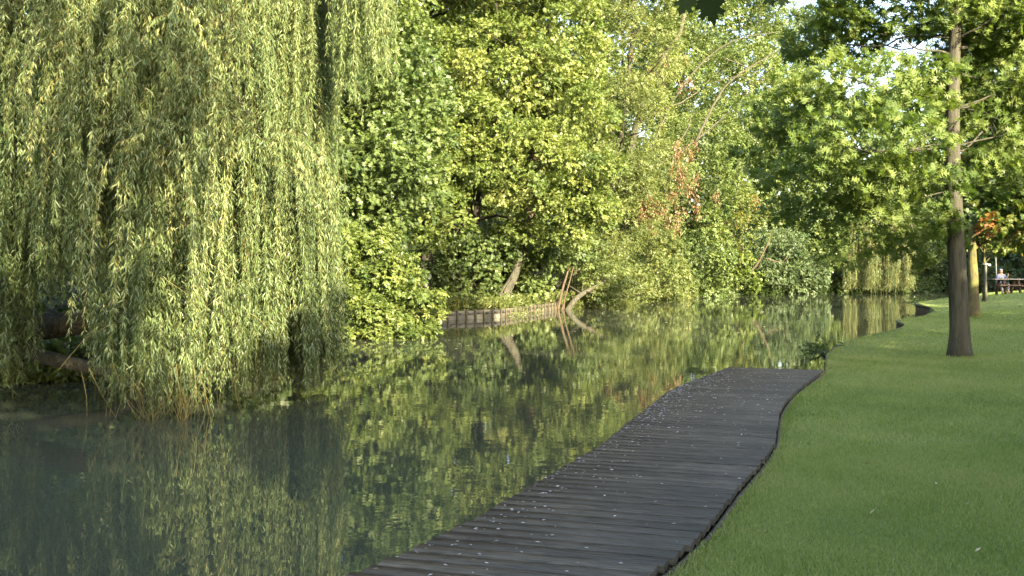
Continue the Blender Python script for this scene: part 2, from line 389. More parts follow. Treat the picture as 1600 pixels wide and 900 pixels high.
def spray_leaves(C, out, k, L, size, T, tbase, droop=.25, whorl=False, flat=.5, jit=.6):
    S = len(C); r3 = lambda s: rng.normal(size=(S, 3))*s
    t = nrm(out*.9 + r3(.45) - np.array([0, 0, droop])); up = np.array([0, 0, 1.0])
    n = nrm(up*flat + out*.55 + r3(.3)); n = nrm(n - (n*t).sum(1, keepdims=True)*t); sd = np.cross(t, n)
    j = np.arange(k)
    if whorl:
        fi = (j/k*2-1)*2.2; fi = np.broadcast_to(fi, (S, k)) + rng.normal(size=(S, k))*.3; al = np.full((S, k), .93)
    else:
        fi = np.where(j % 2, 1, -1)*rng.uniform(.45, 1.35, (S, k)); al = np.broadcast_to(.15+.85*j/max(k-1, 1), (S, k))
        fi[:, -1] = rng.normal(size=S)*.3
    dv = np.cos(fi)[..., None]*t[:, None] + np.sin(fi)[..., None]*sd[:, None] + rng.normal(size=(S, k, 3))*.15 - np.array([0, 0, droop*.8])
    pos = C[:, None] + t[:, None]*(L*al[..., None]) + rng.normal(size=(S, k, 3))*L*.06
    nn = n[:, None] + rng.normal(size=(S, k, 3))*jit
    tt = np.clip(tbase[:, None] + rng.normal(size=(S, k))*.085, 0, .94); tt = np.where(tbase[:, None] > .985, 1.0, tt)
    sz = size*rng.uniform(.65, 1.2, (S, k))
    return leaves(T, pos.reshape(-1, 3), dv.reshape(-1, 3), nn.reshape(-1, 3), sz.ravel(), tt.ravel())

def crown_geo(ells, N, T, size, k=9, cr=.8, droop=.25, whorl=False, L=None, tmid=.45, tvar=.2, flat=.5, cover=1.0, redden=.0, inner=.35, sq=.62):
    """ells: list of (centre, radii). Clumps fill the ellipsoids, leaf sprays cover each clump. Returns geometry and clump centres."""
    vol = np.array([np.prod(r)**(2/3.) for c, r in ells]); vol = vol/vol.sum(); S = max(1, int(N/k))
    cl = []; 
    mean = np.mean([c for c, r in ells], axis=0)
    for (c, r), f in zip(ells, vol):
        c = np.array(c, float); r = np.array(r, float)
        nc = max(4, int(cover*1.5*(r[0]*r[2] + r[1]*r[2] + r[0]*r[1])/(cr*cr)))
        u = nrm(rng.normal(size=(nc, 3))); rad = rng.uniform(inner, 1, nc)**.55
        p = c + u*rad[:, None]*r; rr = cr*rng.uniform(.55, 1.3, nc)
        cl.append(np.c_[p, rr, np.full(nc, f/nc), nrm(u*[1, 1, 1]+[0, 0, .15])])
    cl = np.vstack(cl); wts = cl[:, 4]*cl[:, 3]**2; wts /= wts.sum()
    ci = rng.choice(len(cl), S, p=wts); q = cl[ci]
    u = nrm(rng.normal(size=(S, 3)) + q[:, 5:8]*.7 + [0, 0, .25])
    C = q[:, :3] + u*(q[:, 3:4]*rng.uniform(.55, 1.0, (S, 1)))*[1, 1, sq]
    tb = np.minimum(tmid + tvar*rng.normal(size=len(cl))[ci]*.8 + rng.normal(size=S)*.1, .9)
    rd = rng.random(len(cl)) < redden; tb = np.where(rd[ci], 1.0, tb)
    return spray_leaves(C, u, k, L or cr*.4, size, T, tb, droop, whorl, flat), cl[:, :4]

def limb_path(trunk, q, bend=.25, n=8, up=.35):
    """from the trunk up and out to q"""
    q = np.asarray(q, float); hd = np.linalg.norm(q[:2]-trunk[:, :2].mean(0))
    zt = q[2] - hd*up - .4; i = int(np.clip(np.searchsorted(trunk[:, 2], zt), len(trunk)//4, len(trunk)-2))
    a = trunk[i]; v = q-a; m = a + v*.5 + np.array([0, 0, -.1*np.linalg.norm(v)*bend]) + rng.normal(size=3)*.06*np.linalg.norm(v)
    return smooth_path([a, a+v*.25+rng.normal(size=3)*.04*np.linalg.norm(v), m, q], n), i

def tree(name, label, cat, base, trunks, rad, ells, N, T, size, mat, bark, nlimb=30, group=None, lr=.35, sides=9, flare=1.35, limb_up=.35, extra=None, **kw):
    """trunks: list of point lists (world). ells world. crown + trunk under an Empty"""
    base = np.array(base, float); e = empty(name, tuple(base), label, cat, group)
    (V, Fc, ti), cl = crown_geo(ells, N, T, size, **kw)
    mesh('crown', V, [Fc], mat, e, {'tint': ti}, loc=base)
    g = Geo(); ref = None; rads = rad if isinstance(rad, list) else [rad]*len(trunks)
    paths = []
    for tp, rd in zip(trunks, rads):
        p = smooth_path(tp, 16); n = len(p); rr = np.linspace(rd, rd*.3, n); rr[0] *= flare; rr[1] *= 1+(flare-1)*.3
        g.tube(p, rr, sides, lump=.03); paths.append((p, rr))
    if nlimb:
        idx = rng.permutation(len(cl))[:nlimb]
        for c in cl[idx]:
            dd = [np.linalg.norm(p[:, :2].mean(0)-c[:2]) for p, _ in paths]; p, rr = paths[int(np.argmin(dd))]
            lp, i = limb_path(p, c[:3], up=limb_up); ln = np.linalg.norm(lp[-1]-lp[0])
            r0 = min(rr[i]*.5, .015+.013*ln)*(lr/.35)
            g.tube(lp, np.linspace(r0, .012, len(lp)), 5, cap=False, lump=.05)
            for _ in range(2):
                k = rng.integers(3, 7); d = lp[k]-lp[k-1]; tip = lp[k] + nrm(d + rng.normal(size=3)*np.linalg.norm(d)*.9)*c[3]*rng.uniform(.8, 1.6)
                g.tube(smooth_path([lp[k], (lp[k]+tip)/2+rng.normal(size=3)*.05, tip], 4), np.linspace(r0*.35, .006, 4), 4, cap=False)
    if extra: extra(g)
    g.build('trunk', bark, e, loc=base, smooth=True)
    return e
def E(px, py, Y, rx, ry, rd):    # ellipsoid from the photo: centre and half sizes in pixels, depth half size in metres
    return (P(px, py, Y), (rx/F*Y, rd, ry/F*Y))
def bp(px, Y): x = (px-800)/F*Y; d = max(0, Y-float(bank_y(x))); return np.array([x, Y, float(bank_h(d, x, Y))])

# ------------------------------------------------------------------ far bank trees, left to right
def T2(px, Y, pts): return [bp(px, Y)-[0, 0, .2]] + [P(a, b, Y+(c if c else 0)) for a, b, c in pts]

tree('sycamore_tree', 'deep green broad-leaved tree right behind the hanging willow curtain, above the rounded bush', 'tree', bp(607, 36.5),
     [T2(607, 36.5, [(612,330,0),(600,180,0),(585,20,0),(580,-90,0)])], .2,
     [E(590,235,33,85,140,2.6), E(560,70,34,85,120,2.8), E(632,130,34,62,95,2.4), E(640,260,33.5,50,80,1.8), E(560,-60,35,120,80,3)], 60000, T_lobed, .13, L_mid, B_dark, 34, cr=.75, k=8, tmid=.42)
tree('tall_ash_tree', 'dark-trunked tree with thin see-through crown between the sycamore and the yellow-green maple', 'tree', bp(668, 43),
     [T2(666, 43, [(668,300,0),(664,120,0),(668,20,0),(680,-110,0)])], .27,
     [E(665,50,42,75,85,3), E(700,120,43,60,60,2.5), E(690,-70,43,140,90,4), E(650,170,43,50,60,2)], 22000, T_lobed, .14, L_maple, B_dark, 50, cr=.8, k=8, tmid=.35)
tree('yellow_green_maple', 'large sunlit yellow-green maple with twin dark trunks above the timber pond wall', 'tree', bp(735, 42),
     [T2(728, 42, [(722,380,0),(716,300,0),(735,180,0),(770,40,0),(790,-90,0)]), T2(738, 42, [(742,370,-.4),(752,290,-.6),(790,180,-.8),(850,60,-.5),(900,-60,-.5)])], [.2, .19],
     [E(790,110,40.5,110,90,3), E(878,70,40.5,70,90,2.6), E(725,215,38.5,75,75,2.2), E(815,260,39,95,80,2.4), E(905,210,40,60,100,2.4), E(700,330,38,42,36,1.2), E(875,325,40,75,55,2),
      E(800,-70,41,160,90,4), E(655,330,37.5,30,60,1.2)], 180000, T_lobed, .105, L_maple, B_dark, 60, cr=.6, k=8, tmid=.54, tvar=.24)
tree('straight_larch', 'straight reddish trunk rising through the yellow-green maple crown', 'tree', bp(838, 45),
     [T2(832, 45, [(826,380,0),(838,200,0),(847,80,0),(850,-100,0)])], .3,
     [E(850,-60,46,90,100,3), E(870,180,47,70,60,2.5)], 14000, T_lobed, .14, L_mid, B_warm, 40, cr=.8, k=8)
tree('feathery_robinia', 'olive tree with fine feathery leaves reaching down to the pond right of the yellow-green maple', 'tree', bp(955, 53),
     [T2(925, 53, [(940,380,0),(965,250,0),(985,90,0),(1000,-80,0)])], .22,
     [E(985,210,50,55,110,2.6), E(965,330,50,60,95,2.6), E(1000,90,52,60,80,3), E(985,-50,53,90,80,3.4), E(1025,290,52,40,80,2.2), E(930,400,49,50,50,2)], 110000, T_oval, .105, L_olive, B_grey, 50, cr=.62, k=12, L=.35, tmid=.5)
def ash_extra(g):
    for pts, r0 in (([(1008,260),(1045,170),(1095,100),(1150,62),(1215,50)], .11), ([(1085,225),(1120,155),(1150,120),(1230,70)], .13), ([(1022,110),(1028,80),(1020,45)], .05), ([(1005,190),(1022,140),(1045,110)], .06),
                    ([(1110,130),(1160,120),(1190,150)], .05), ([(1130,90),(1175,110),(1205,145)], .05), ([(1055,230),(1075,200),(1082,170)], .1)):
        p = smooth_path([P(a, b, 53.5) for a, b in pts], 12); g.tube(p, np.linspace(r0*.6, r0*.2, 12), 7)
ash = tree('leaning_ash_tree', 'pale-barked tree leaning right with long bare slanting limbs in front of its leaves', 'tree', bp(975, 55.5),
     [[bp(960, 55.5)-[0,0,.2], P(975,360,55), P(985,240,54), P(1008,150,53.5), P(1042,80,53.5), P(1066,42,53.5), P(1072,-60,54)]], .26,
     [E(1120,60,57,100,80,2.6), E(1185,140,57,80,70,2.6), E(1095,230,56.5,75,60,2.4), E(1060,110,57,60,80,2.4), E(1140,-50,57,150,70,3.6), E(1165,230,58,60,50,2), E(1235,60,59,60,50,2.2), E(1040,60,56,40,60,2)], 120000, T_oval, .145, L_mid, B_grey, 6, limb_up=.9, cr=.75, k=9, L=.4, tmid=.55, extra=ash_extra)
def seeds():
    V, Fc, ti = leaves(T_oval, rng.normal(size=(60, 3))*[.1, .1, .2] + [0, 0, -.22], rng.normal(size=(60, 3))*.35-[0, 0, 1], rng.normal(size=(60, 3)), rng.uniform(.07, .13, 60), rng.random(60))
    return V, Fc, ti
sv = seeds(); first = None
for k in range(64):
    if k < 22: a, b = rng.normal(1068, 10), rng.uniform(215, 305)
    elif k < 50: a, b = rng.normal(1022, 22), rng.uniform(290, 350)
    elif k < 58: a, b = rng.normal(1045, 25), rng.uniform(80, 130)
    else: a, b = rng.normal(1100, 50), rng.uniform(250, 330)
    p = P(a, b, 52.3 + (0 if k >= 50 else -2.6))
    if first is None:
        first = mesh('seed_cluster', sv[0], [sv[1]], L_brown, ash, {'tint': sv[2]}); c = first  # one hanging seed bunch, built from small oval leaf shapes
        first['label'] = 'hanging bunches of rust-brown dry seeds'
    else: c = first.copy(); COL.objects.link(c); c.parent = ash
    c.location = p - np.array(ash.location); c.rotation_euler = (0, 0, rng.uniform(0, 6)); c.scale = [rng.uniform(.8, 1.35)]*3

# shrubs along the far water edge
shr = [
 ('rounded_bush', 'bright rounded bush hanging over the water between the willow and the timber wall', 590, 29.5, [E(585,425,28.7,48,70,1.3), E(622,440,28.6,34,52,1.1), E(650,478,28.8,42,38,1.1), E(565,495,27.6,62,40,1.2), E(525,430,27.5,32,85,1.2), E(600,517,27.2,80,12,.8), E(545,380,28.5,25,30,.8)], 44000, T_oval, .115, L_bush, .27, 'shrub'),
 ('understory_bush', 'dark shaded green bush just above the left half of the timber wall', 728, 40.3, [E(725,425,39.6,48,42,1), E(760,390,41,45,35,1.2)], 13000, T_lobed, .12, L_dark, .45, 'shrub'),
 ('brownish_bush', 'dry brownish bush under the twin maple trunks', 800, 41.8, [E(800,385,42.3,55,32,1.2), E(770,430,42.8,40,30,1)], 9000, T_oval, .1, L_autumn, .4, 'shrub'),
 ('low_green_bush', 'leafy green bush standing just above the right half of the timber wall', 850, 44.4, [E(836,418,43.0,34,40,1), E(822,372,42.6,40,28,1), E(832,457,43.2,22,11,.5), E(880,385,44,36,26,1)], 13000, T_lobed, .12, L_mid, .45, 'shrub'),
 ('waterside_bush', 'yellowish fine-leaved bush over the water beside the leaning trunks', 930, 50.0, [E(950,428,46.8,40,40,1.0), E(940,462,46.2,26,12,.6), E(985,440,49.5,40,30,1.2)], 17000, T_oval, .1, L_olive, .42, 'shrub'),
 ('waterside_bush', 'pale green bush at the water edge below the rust-brown seed clusters', 1020, 57.0, [E(1020,410,54.5,52,50,1.5), E(1010,350,55,45,40,1.4), E(1045,445,57,45,20,1)], 21000, T_oval, .12, L_olive, .5, 'shrub'),
 ('waterside_bush', 'tallest bright green bush of the far waterline, left of the ivy-clad stump', 1095, 65.0, [E(1095,400,62,60,58,1.6), E(1080,335,62,60,50,1.8), E(1100,450,63,55,16,1)], 26000, T_round, .14, L_mid, .6, 'shrub'),
 ('waterside_bush', 'sparse reddish-tipped bush behind and above the ivy-clad stump', 1150, 69.0, [E(1150,350,67,50,50,1.6), E(1135,300,68,45,35,1.5)], 11000, T_oval, .14, L_autumn, .6, 'shrub'),
 ('grey_willow_bush', 'grey-green drooping bush at the far end of the pond right of the ivy-clad stump', 1225, 71.5, [E(1215,400,69.5,52,48,1.6), E(1250,425,70,45,32,1.4)], 24000, T_oval, .15, L_grey, .6, 'shrub'),
 ('overhanging_bush', 'mid green bush reaching over dark water left of the far small willow', 1280, 72.5, [E(1275,385,71,42,38,1.6), E(1295,340,72,40,30,1.6)], 15000, T_round, .15, L_mid, .6, 'shrub'),
 ('upper_bush', 'sunlit bushy tree behind the grey-green bush, under the oak branches', 1210, 75.5, [E(1215,310,75,70,48,2.2), E(1180,270,76,60,50,2.2)], 22000, T_round, .16, L_mid, .7, 'shrub'),
]
for nm, lb, px, Y, el, N, T, s, m, cr, cat in shr:
    b0 = bp(px, Y); top = np.mean([c for c, r in el], axis=0)
    tree(nm, lb, cat, b0, [[b0-[0,0,.2], (b0*.6+top*.4)+[.1,0,0], top], [b0-[0.2,0,.2], (b0*.5+top*.5)+[-.4,0,0], top+[-.7,0,.2]]], .06, el, N, T, s, m, B_dark, 22, cr=cr, k=8, tmid=.5, lr=.2, cover=1.1, droop=.35)

# ivy-clad stump with a bare slanting branch
b0 = bp(1162, 68.6)
def stump_x(g):
    for pts in ([(1165,440),(1190,405),(1220,410),(1232,398)], [(1170,425),(1145,440),(1120,452)], [(1180,420),(1200,380),(1205,360)], [(1160,420),(1150,395),(1158,370)]):
        p = smooth_path([P(a, b, 66.8) for a, b in pts], 8); g.tube(p, np.linspace(.06, .025, 8), 5)
tree('ivy_clad_stump', 'ivy-clad slanting stump with bare pale twigs at the far waterline', 'tree stump', b0, [[b0-[0,0,.2], P(1166,440,67), P(1160,380,67)]], .14,
     [E(1163,400,66.5,9,30,.4), E(1172,440,66.3,20,14,.5), E(1150,432,66.3,14,10,.4)], 2600, T_round, .2, L_bush, B_warm, 8, cr=.35, k=6, extra=stump_x)

# leaning bare trunks at the end of the wall
for px0, py0, pts, r0, lb, bk in ((871, 484, [(878,455),(886,428),(893,400),(898,372)], .062, 'slender pale trunk rising from the right end of the timber wall', B_warm),
                              (880, 484, [(883,465),(890,440),(897,415),(912,375)], .04, 'thinnest bare stem with a forked foot standing in the water beside the timber wall', B_warm),
                              (884, 484, [(897,470),(912,458),(930,448),(946,438)], .15, 'thick dark trunk leaning low over the water right of the timber wall', B_grey)):
    p0 = onz(px0, py0, 0); p0[2] = -.15; Y0 = p0[1]
    e = empty('leaning_tree', tuple(p0), lb, 'tree', None)
    g = Geo(); path = smooth_path([p0] + [P(a, b, Y0+.4*i) for i, (a, b) in enumerate(pts)], 14)
    rr = np.linspace(r0, r0*.45, 14); rr[0] *= 1.4; g.tube(path, rr, 9, lump=.04)
    if r0 < .1:
        g.tube(smooth_path([p0+[-.12, 0, 0], p0+[0, 0, .35], path[3]], 6), np.linspace(.06, .04, 6), 6)
    for _ in range(5):
        k = rng.integers(6, 13); tip = path[k]+rng.normal(size=3)*.5+[0, 0, .6]; g.tube(smooth_path([path[k], (path[k]+tip)/2+rng.normal(size=3)*.08, tip], 5), np.linspace(r0*.3, .01, 5), 5)
    g.build('trunk', bk, e, loc=p0, smooth=True)
    (V, Fc, ti), _ = crown_geo([(path[-1], (1.1, .9, .9))], 2200, T_oval, .11, cr=.4, k=8)
    mesh('crown', V, [Fc], L_mid, e, {'tint': ti}, loc=p0)

# broken root plate / old tree base catching light behind the wall
p0 = bp(792, 41.4); e = empty('old_tree_base', tuple(p0), 'old splayed tree base with sunlit ribbed bark behind the middle of the timber wall', 'tree stump')
g = Geo()
pa = smooth_path([P(772,486,40.6), P(782,470,40.7), P(793,450,41), P(806,425,41.4), P(818,370,42)], 14)
g.tube(pa, np.linspace(.32, .1, 14), 18, lump=.1)
for k in range(10):
    o_ = rng.normal(size=3)*[.14, .04, .1]+[0, -.24, 0]; g.tube(pa[:9]+o_*np.linspace(1, .6, 9)[:, None]+rng.normal(size=(9, 3))*.025, np.linspace(.05, .02, 9), 6, lump=.15)
g.build('trunk', B_grey, e, loc=p0, smooth=True)

# small far willow
def willow(e, tresses, mat, per, size, spacing, z_amp=.5, base=(0, 0, 0), stem_r=.004, bare=0.0, stem_step=.3, spread=.11, gx=None):
    """tresses: rows (x, y, ztop, zend, outx, outy, tint, n): bundles of hanging shoots"""
    P_, D_, N_, S_, TI = [], [], [], [], []; g = gx or Geo()
    for (x, y, zt, ze, ox, oy, ti, n) in tresses:
        n = int(n); axis = rng.normal(size=2)*.04; wa = rng.uniform(.02, .07)
        for _ in range(n):
            off = rng.normal(size=2)*spread; top = zt + rng.normal()*.25; end = max(ze + abs(rng.normal())*z_amp*1.3 - .1, .02); ln = top-end
            if ln < .4: continue
            m = max(5, int(ln/stem_step)); s = np.linspace(0, 1, m)
            arc = rng.uniform(.3, .9)
            h = 1-np.exp(-s*ln/arc*1.6)                                     # arches outwards, then falls
            ph = rng.uniform(0, 6.28); wob = np.c_[np.sin(s*ln*1.1+ph), np.cos(s*ln*.9+ph)]*wa
            pts = np.empty((m, 3)); pts[:, 0] = x + off[0] - ox*.9*(1-h) + axis[0]*ln*s + wob[:, 0]; pts[:, 1] = y + off[1] - oy*.9*(1-h) + axis[1]*ln*s + wob[:, 1]
            pts[:, 2] = top - ln*s + .25*np.sin(np.pi*np.clip(s*ln/1.2, 0, 1))
            g.tube(pts, np.linspace(stem_r*1.5, stem_r*.7, m), 3, a=.6, cap=False)
            le = ln - (bare*rng.random()*1.4 if ze < .2 else 0)
            nl = max(3, int(le/spacing)); q = np.sort(rng.random(nl))*le/ln; q = q[q > .02]; nl = len(q)
            pos = np.stack([np.interp(q, s, pts[:, c]) for c in range(3)], -1)
            az = rng.uniform(0, 2*np.pi, nl); sd = np.stack([np.cos(az), np.sin(az), np.zeros(nl)], -1)
            dn = rng.uniform(.5, 1.7, nl); d = sd - np.array([0, 0, 1.0])*dn[:, None]
            nn = sd*dn[:, None]*.8 + np.array([0, 0, 1.0]) + rng.normal(size=(nl, 3))*.45
            tint = np.clip(ti + rng.normal()*.1 + rng.normal(size=nl)*.12, 0, 1)
            P_.append(pos); D_.append(d); N_.append(nn); TI.append(tint); S_.append(size*rng.uniform(.6, 1.15, nl)*np.where(q*ln > le-.3, .75, 1))
    V, Fc, ti = leaves(T_will, np.vstack(P_), np.vstack(D_), np.vstack(N_), np.concatenate(S_), np.concatenate(TI))
    print(e.name, 'willow leaves', len(V)//4)
    c = mesh('crown', V, [Fc], mat, e, {'tint': ti}, loc=base)
    g.build('hanging_shoots', B_twig, e, loc=base); return c

b0 = bp(1338, 74); e = empty('small_weeping_willow', tuple(b0), 'small sunlit weeping willow with its shoots touching the far end of the pond', 'tree')
g = Geo(); g.tube(smooth_path([b0-[0,0,.2], P(1340,400,74), P(1345,330,74), P(1370,250,74)], 10), np.linspace(.28, .1, 10), 8); g.build('trunk', B_dark, e, loc=b0, smooth=True)
tr = []
for _ in range(110):
    px = rng.uniform(1322, 1424); Yq = rng.uniform(70, 72.5); gap = abs(math.sin(px*.13))
    tr.append(((px-800)/F*Yq, Yq, rng.uniform(2.8, 5.8), .05+.4*rng.random(), 0, -1, .3+.35*rng.random(), 7))
willow(e, tr, L_willow, 7, .26, .1, base=b0, stem_r=.008, stem_step=.6, spread=.16)

# dark trees around the far end
def bigtree(name, label, px, Y, wpx, top, bot, N, T, size, mat, group=None, rd=3.0, cr=1.0, cat='tree', nl=24, trunk_r=.25, **kw):
    b0 = bp(px, Y); h = (bot-top)/2; c = (top+bot)/2; el = [E(px, c-h*.35, Y, wpx*.75, h*.6, rd*.85), E(px-wpx*.3, c+h*.3, Y-.3*rd, wpx*.62, h*.6, rd*.7), E(px+wpx*.33, c+h*.15, Y, wpx*.6, h*.65, rd*.7)]
    return tree(name, label, cat, b0, [[b0-[0,0,.3], P(px+rng.normal()*wpx*.05, c+h*.5, Y), P(px+rng.normal()*wpx*.1, c, Y), P(px+rng.normal()*wpx*.1, top+h*.2, Y)]], trunk_r, el, N, T, size, mat, B_dark, nl, group=group, cr=cr, k=8, **kw)
bigtree('dark_yew_tree', 'dark spreading tree leaning over the small weeping willow at the pond end', 1385, 77, 90, 290, 395, 17000, T_round, .19, L_dark, rd=2.5, cr=.8)
bigtree('shaded_bush', 'dark shaded bush right of the small weeping willow', 1455, 80, 48, 370, 462, 9000, T_round, .2, L_dark, cat='shrub', rd=2, cr=.7, trunk_r=.1)
bigtree('shaded_bush', 'dark bush at the far lawn edge between the oak trunk and the mossy trunk', 1512, 82, 50, 350, 462, 9000, T_round, .2, L_dark, cat='shrub', rd=2, cr=.7, trunk_r=.1)
bigtree('hedge_tree', 'dark grey-green trees behind the picnic table', 1585, 76, 70, 330, 462, 15000, T_round, .2, L_grey, rd=2.4, cr=.8)
bigtree('hedge_tree', 'dark tree standing behind and beyond the end of the picnic table', 1660, 72, 70, 280, 458, 14000, T_round, .2, L_dark, rd=2.4, cr=.8)
# tall trees behind
bk = [(560,60,120,-150,470,'tallest shaded tree far behind the willow and sycamore',L_dark), (655,66,90,-60,470,'distant tree seen through the thin ash crown',L_mid), (760,64,110,-170,470,'distant tall tree behind the yellow-green maple',L_maple),
      (880,70,90,-150,470,'distant tree behind the straight reddish trunk',L_mid), (975,76,80,-110,470,'distant tree behind the feathery olive tree',L_mid), (1070,82,90,-60,460,'distant tree behind the slanting bare limbs',L_grey),
      (1165,86,90,-20,460,'distant tree whose top meets the pale sky left of the oak leaves',L_olive), (1260,90,80,70,460,'distant tree behind the overhanging bush, seen under the oak branches',L_mid),
      (1345,92,80,130,460,'distant tree behind the small weeping willow',L_grey), (1430,94,80,170,460,'distant tree just left of the oak trunk',L_mid), (1520,94,90,230,460,'distant tree seen between the oak trunk and the mossy trunk',L_mid), (1610,92,90,230,460,'distant tree behind the picnic table hedge',L_dark)]
for px, Y, wd, tp_, bt, lb, m in bk:
    bigtree('background_tree', lb, px, Y, wd, tp_, bt, int(9000+wd*(bt-tp_)*.5), T_quad, .24, m, group='tall trees in the background beyond the pond', rd=3.2, cr=1.15, cover=1.0, nl=30)

for (X_, Y_, wd, tp_, lb, m) in ((-8.2,31,150,-250,'tall tree between the huge willow and the sycamore, mostly hidden',L_dark), (-14,33,170,-250,'tall tree in the second row behind the huge willow',L_dark), (-20.5,33,170,-250,'tall tree of the second row behind the outer side of the huge willow',L_dark), (-24,30,170,-260,'tall tree behind the outer side of the huge willow',L_dark), (-17,29,150,-280,'tall tree behind the middle of the huge willow, hidden by its shoots',L_dark), (-11,31,140,-260,'tall tree close behind the huge willow and beside the sycamore',L_dark), (-33,34,150,-240,'tall tree farthest out behind the huge willow',L_dark)):
    bigtree('background_tree', lb, 800+X_/Y_*F, Y_, wd, tp_, 480, 17000, T_lobed, .22, m, group='tall trees in the background beyond the pond', rd=2.6, cr=1.0)
# undergrowth under the trees
S = 12000; xq = rng.uniform(-34, 46, S); d = 1.8+rng.random(S)**.7*9*np.where(xq > -6, 1, .8); yq = bank_y(xq)+d
C = np.c_[xq, yq, bank_h(d, xq, yq) + rng.random(S)*(1.2+.26*np.minimum(d, 9)*(1+.4*np.sin(xq*1.1)+.3*np.sin(yq*1.7)))]
V, Fc, ti = spray_leaves(C, nrm(rng.normal(size=C.shape)*.6+[0, -.6, .5]), 7, .4, .19, T_round, rng.uniform(.1, .6, len(C)), .2)
o = mesh('woodland_undergrowth', V, [Fc], L_dark, None, {'tint': ti}); o['kind'] = 'stuff'; o['label'] = 'dark leafy undergrowth below the trees of the far bank'; o['category'] = 'undergrowth'
for x0, x1, y0, hz, n_, lb in ((-70, -4, 47, 19, 30000, 'distant mass of trees behind the huge willow'), (-32, 17, 97, 23, 26000, 'far wood filling the gaps between the tall background trees'), (-4, 75, 104, 9, 15000, 'distant mass of trees closing the view beyond the pond')):
    xq = rng.uniform(x0, x1, n_); hh = hz*(.75+.2*np.sin(xq*.35)+.12*np.sin(xq*.93)); zq = rng.random(n_)**.8*hh
    C = np.c_[xq, y0+rng.normal(size=n_)*2+2*np.sin(xq*.8), zq+.4]
    V, Fc, ti = spray_leaves(C, nrm(rng.normal(size=C.shape)*.6+[0, -.6, .5]), 8, .6, .4, T_quad, rng.uniform(.1, .6, n_), .2)
    o = mesh('distant_woodland', V, [Fc], L_dark, None, {'tint': ti}); o['kind'] = 'stuff'; o['label'] = lb; o['category'] = 'woodland'
# ground cover on the banks
S = 14000; xq = rng.uniform(-9, 15, S); d = rng.exponential(.8, S) - .35; yq = bank_y(xq) + d
C = np.c_[xq, yq, bank_h(np.maximum(d, 0), xq, yq) + rng.random(S)*.3 - np.where(d < 0, .25, 0)]
keep = ~((xq > -3.1) & (xq < 2.3) & (d < .35) & ((rng.random(S) > .45) | (xq < -.2) | (xq > 1.1))); C = C[keep]
V, Fc, ti = spray_leaves(C, nrm(rng.normal(size=C.shape)*.6+[0, -.6, .5]), 6, .25, .12, T_oval, rng.uniform(.2, .8, len(C)), .1)
o = mesh('ivy_ground_cover', V, [Fc], L_olive, None, {'tint': ti}); o['kind'] = 'stuff'; o['label'] = 'low ivy and weeds spilling over the far bank'; o['category'] = 'ground cover'
S = 9000; xq = rng.uniform(14, 44, S); d = rng.exponential(1.6, S) - .3; yq = bank_y(xq) + d
C = np.c_[xq, yq, bank_h(np.maximum(d, 0), xq, yq) + rng.random(S)*.5 - np.where(d < 0, .2, 0)]
V, Fc, ti = spray_leaves(C, nrm(rng.normal(size=C.shape)*.6+[0, -.6, .5]), 7, .35, .2, T_round, rng.uniform(0, .5, len(C)), .1)
o = mesh('bank_ground_cover', V, [Fc], L_dark, None, {'tint': ti}); o['kind'] = 'stuff'; o['label'] = 'dark weeds along the far end of the pond'; o['category'] = 'ground cover'
# long grasses by the wall
N = 900; xq = rng.uniform(-3, 2.2, N); yq = bank_y(xq)+.25+rng.random(N)*.6
V, Fc, ti = leaves(T_will, np.c_[xq, yq, np.full(N, .3)], rng.normal(size=(N, 3))*.45+[0, -.25, 1], rng.normal(size=(N, 3)), rng.uniform(.25, .55, N), rng.random(N))
o = mesh('bank_grass', V, [Fc], L_olive, None, {'tint': ti}); o['kind'] = 'stuff'; o['label'] = 'tufts of long grass on top of the pond wall'; o['category'] = 'grass'

# ------------------------------------------------------------------ timber retaining wall
wall_line = np.array([onz(684, 501, 0)[:2], onz(782, 496, 0)[:2], onz(871, 483.5, 0)[:2]])
wl = empty('timber_retaining_wall', (float(wall_line[1][0]), float(wall_line[1][1]), 0), 'low pond wall of pale sunlit boards held by brown posts', 'retaining wall')
for a, b, n in ((wall_line[0], wall_line[1], 7), (wall_line[1], wall_line[2], 15)):
    v = b-a; L = np.linalg.norm(v); an = math.atan2(v[1], v[0]); nn = np.array([v[1], -v[0]])/L
    for row in range(2):
        g = Geo()
        for q in range(n):
            s0 = a+v*q/n; g.box((s0[0], s0[1]-.02, -.35 if row == 0 else .165), (s0[0]+L/n-.006, s0[1]+.02, .155 if row == 0 else .31+rng.normal()*.006), a=rng.random(), rot=an, pivot=(s0[0], s0[1], 0), bev=.004)
        g.build('board', W_pale, wl, loc=wl.location)
    for q in range(n+1):
        s0 = a+v*q/n+nn*.055; g = Geo(); g.tube([[s0[0], s0[1], -.5], [s0[0]+rng.normal()*.008, s0[1], .3+rng.normal()*.02], [s0[0], s0[1], .33+rng.normal()*.015]], [.042, .04, .03], 8); g.build('post', W_post, wl, loc=wl.location)

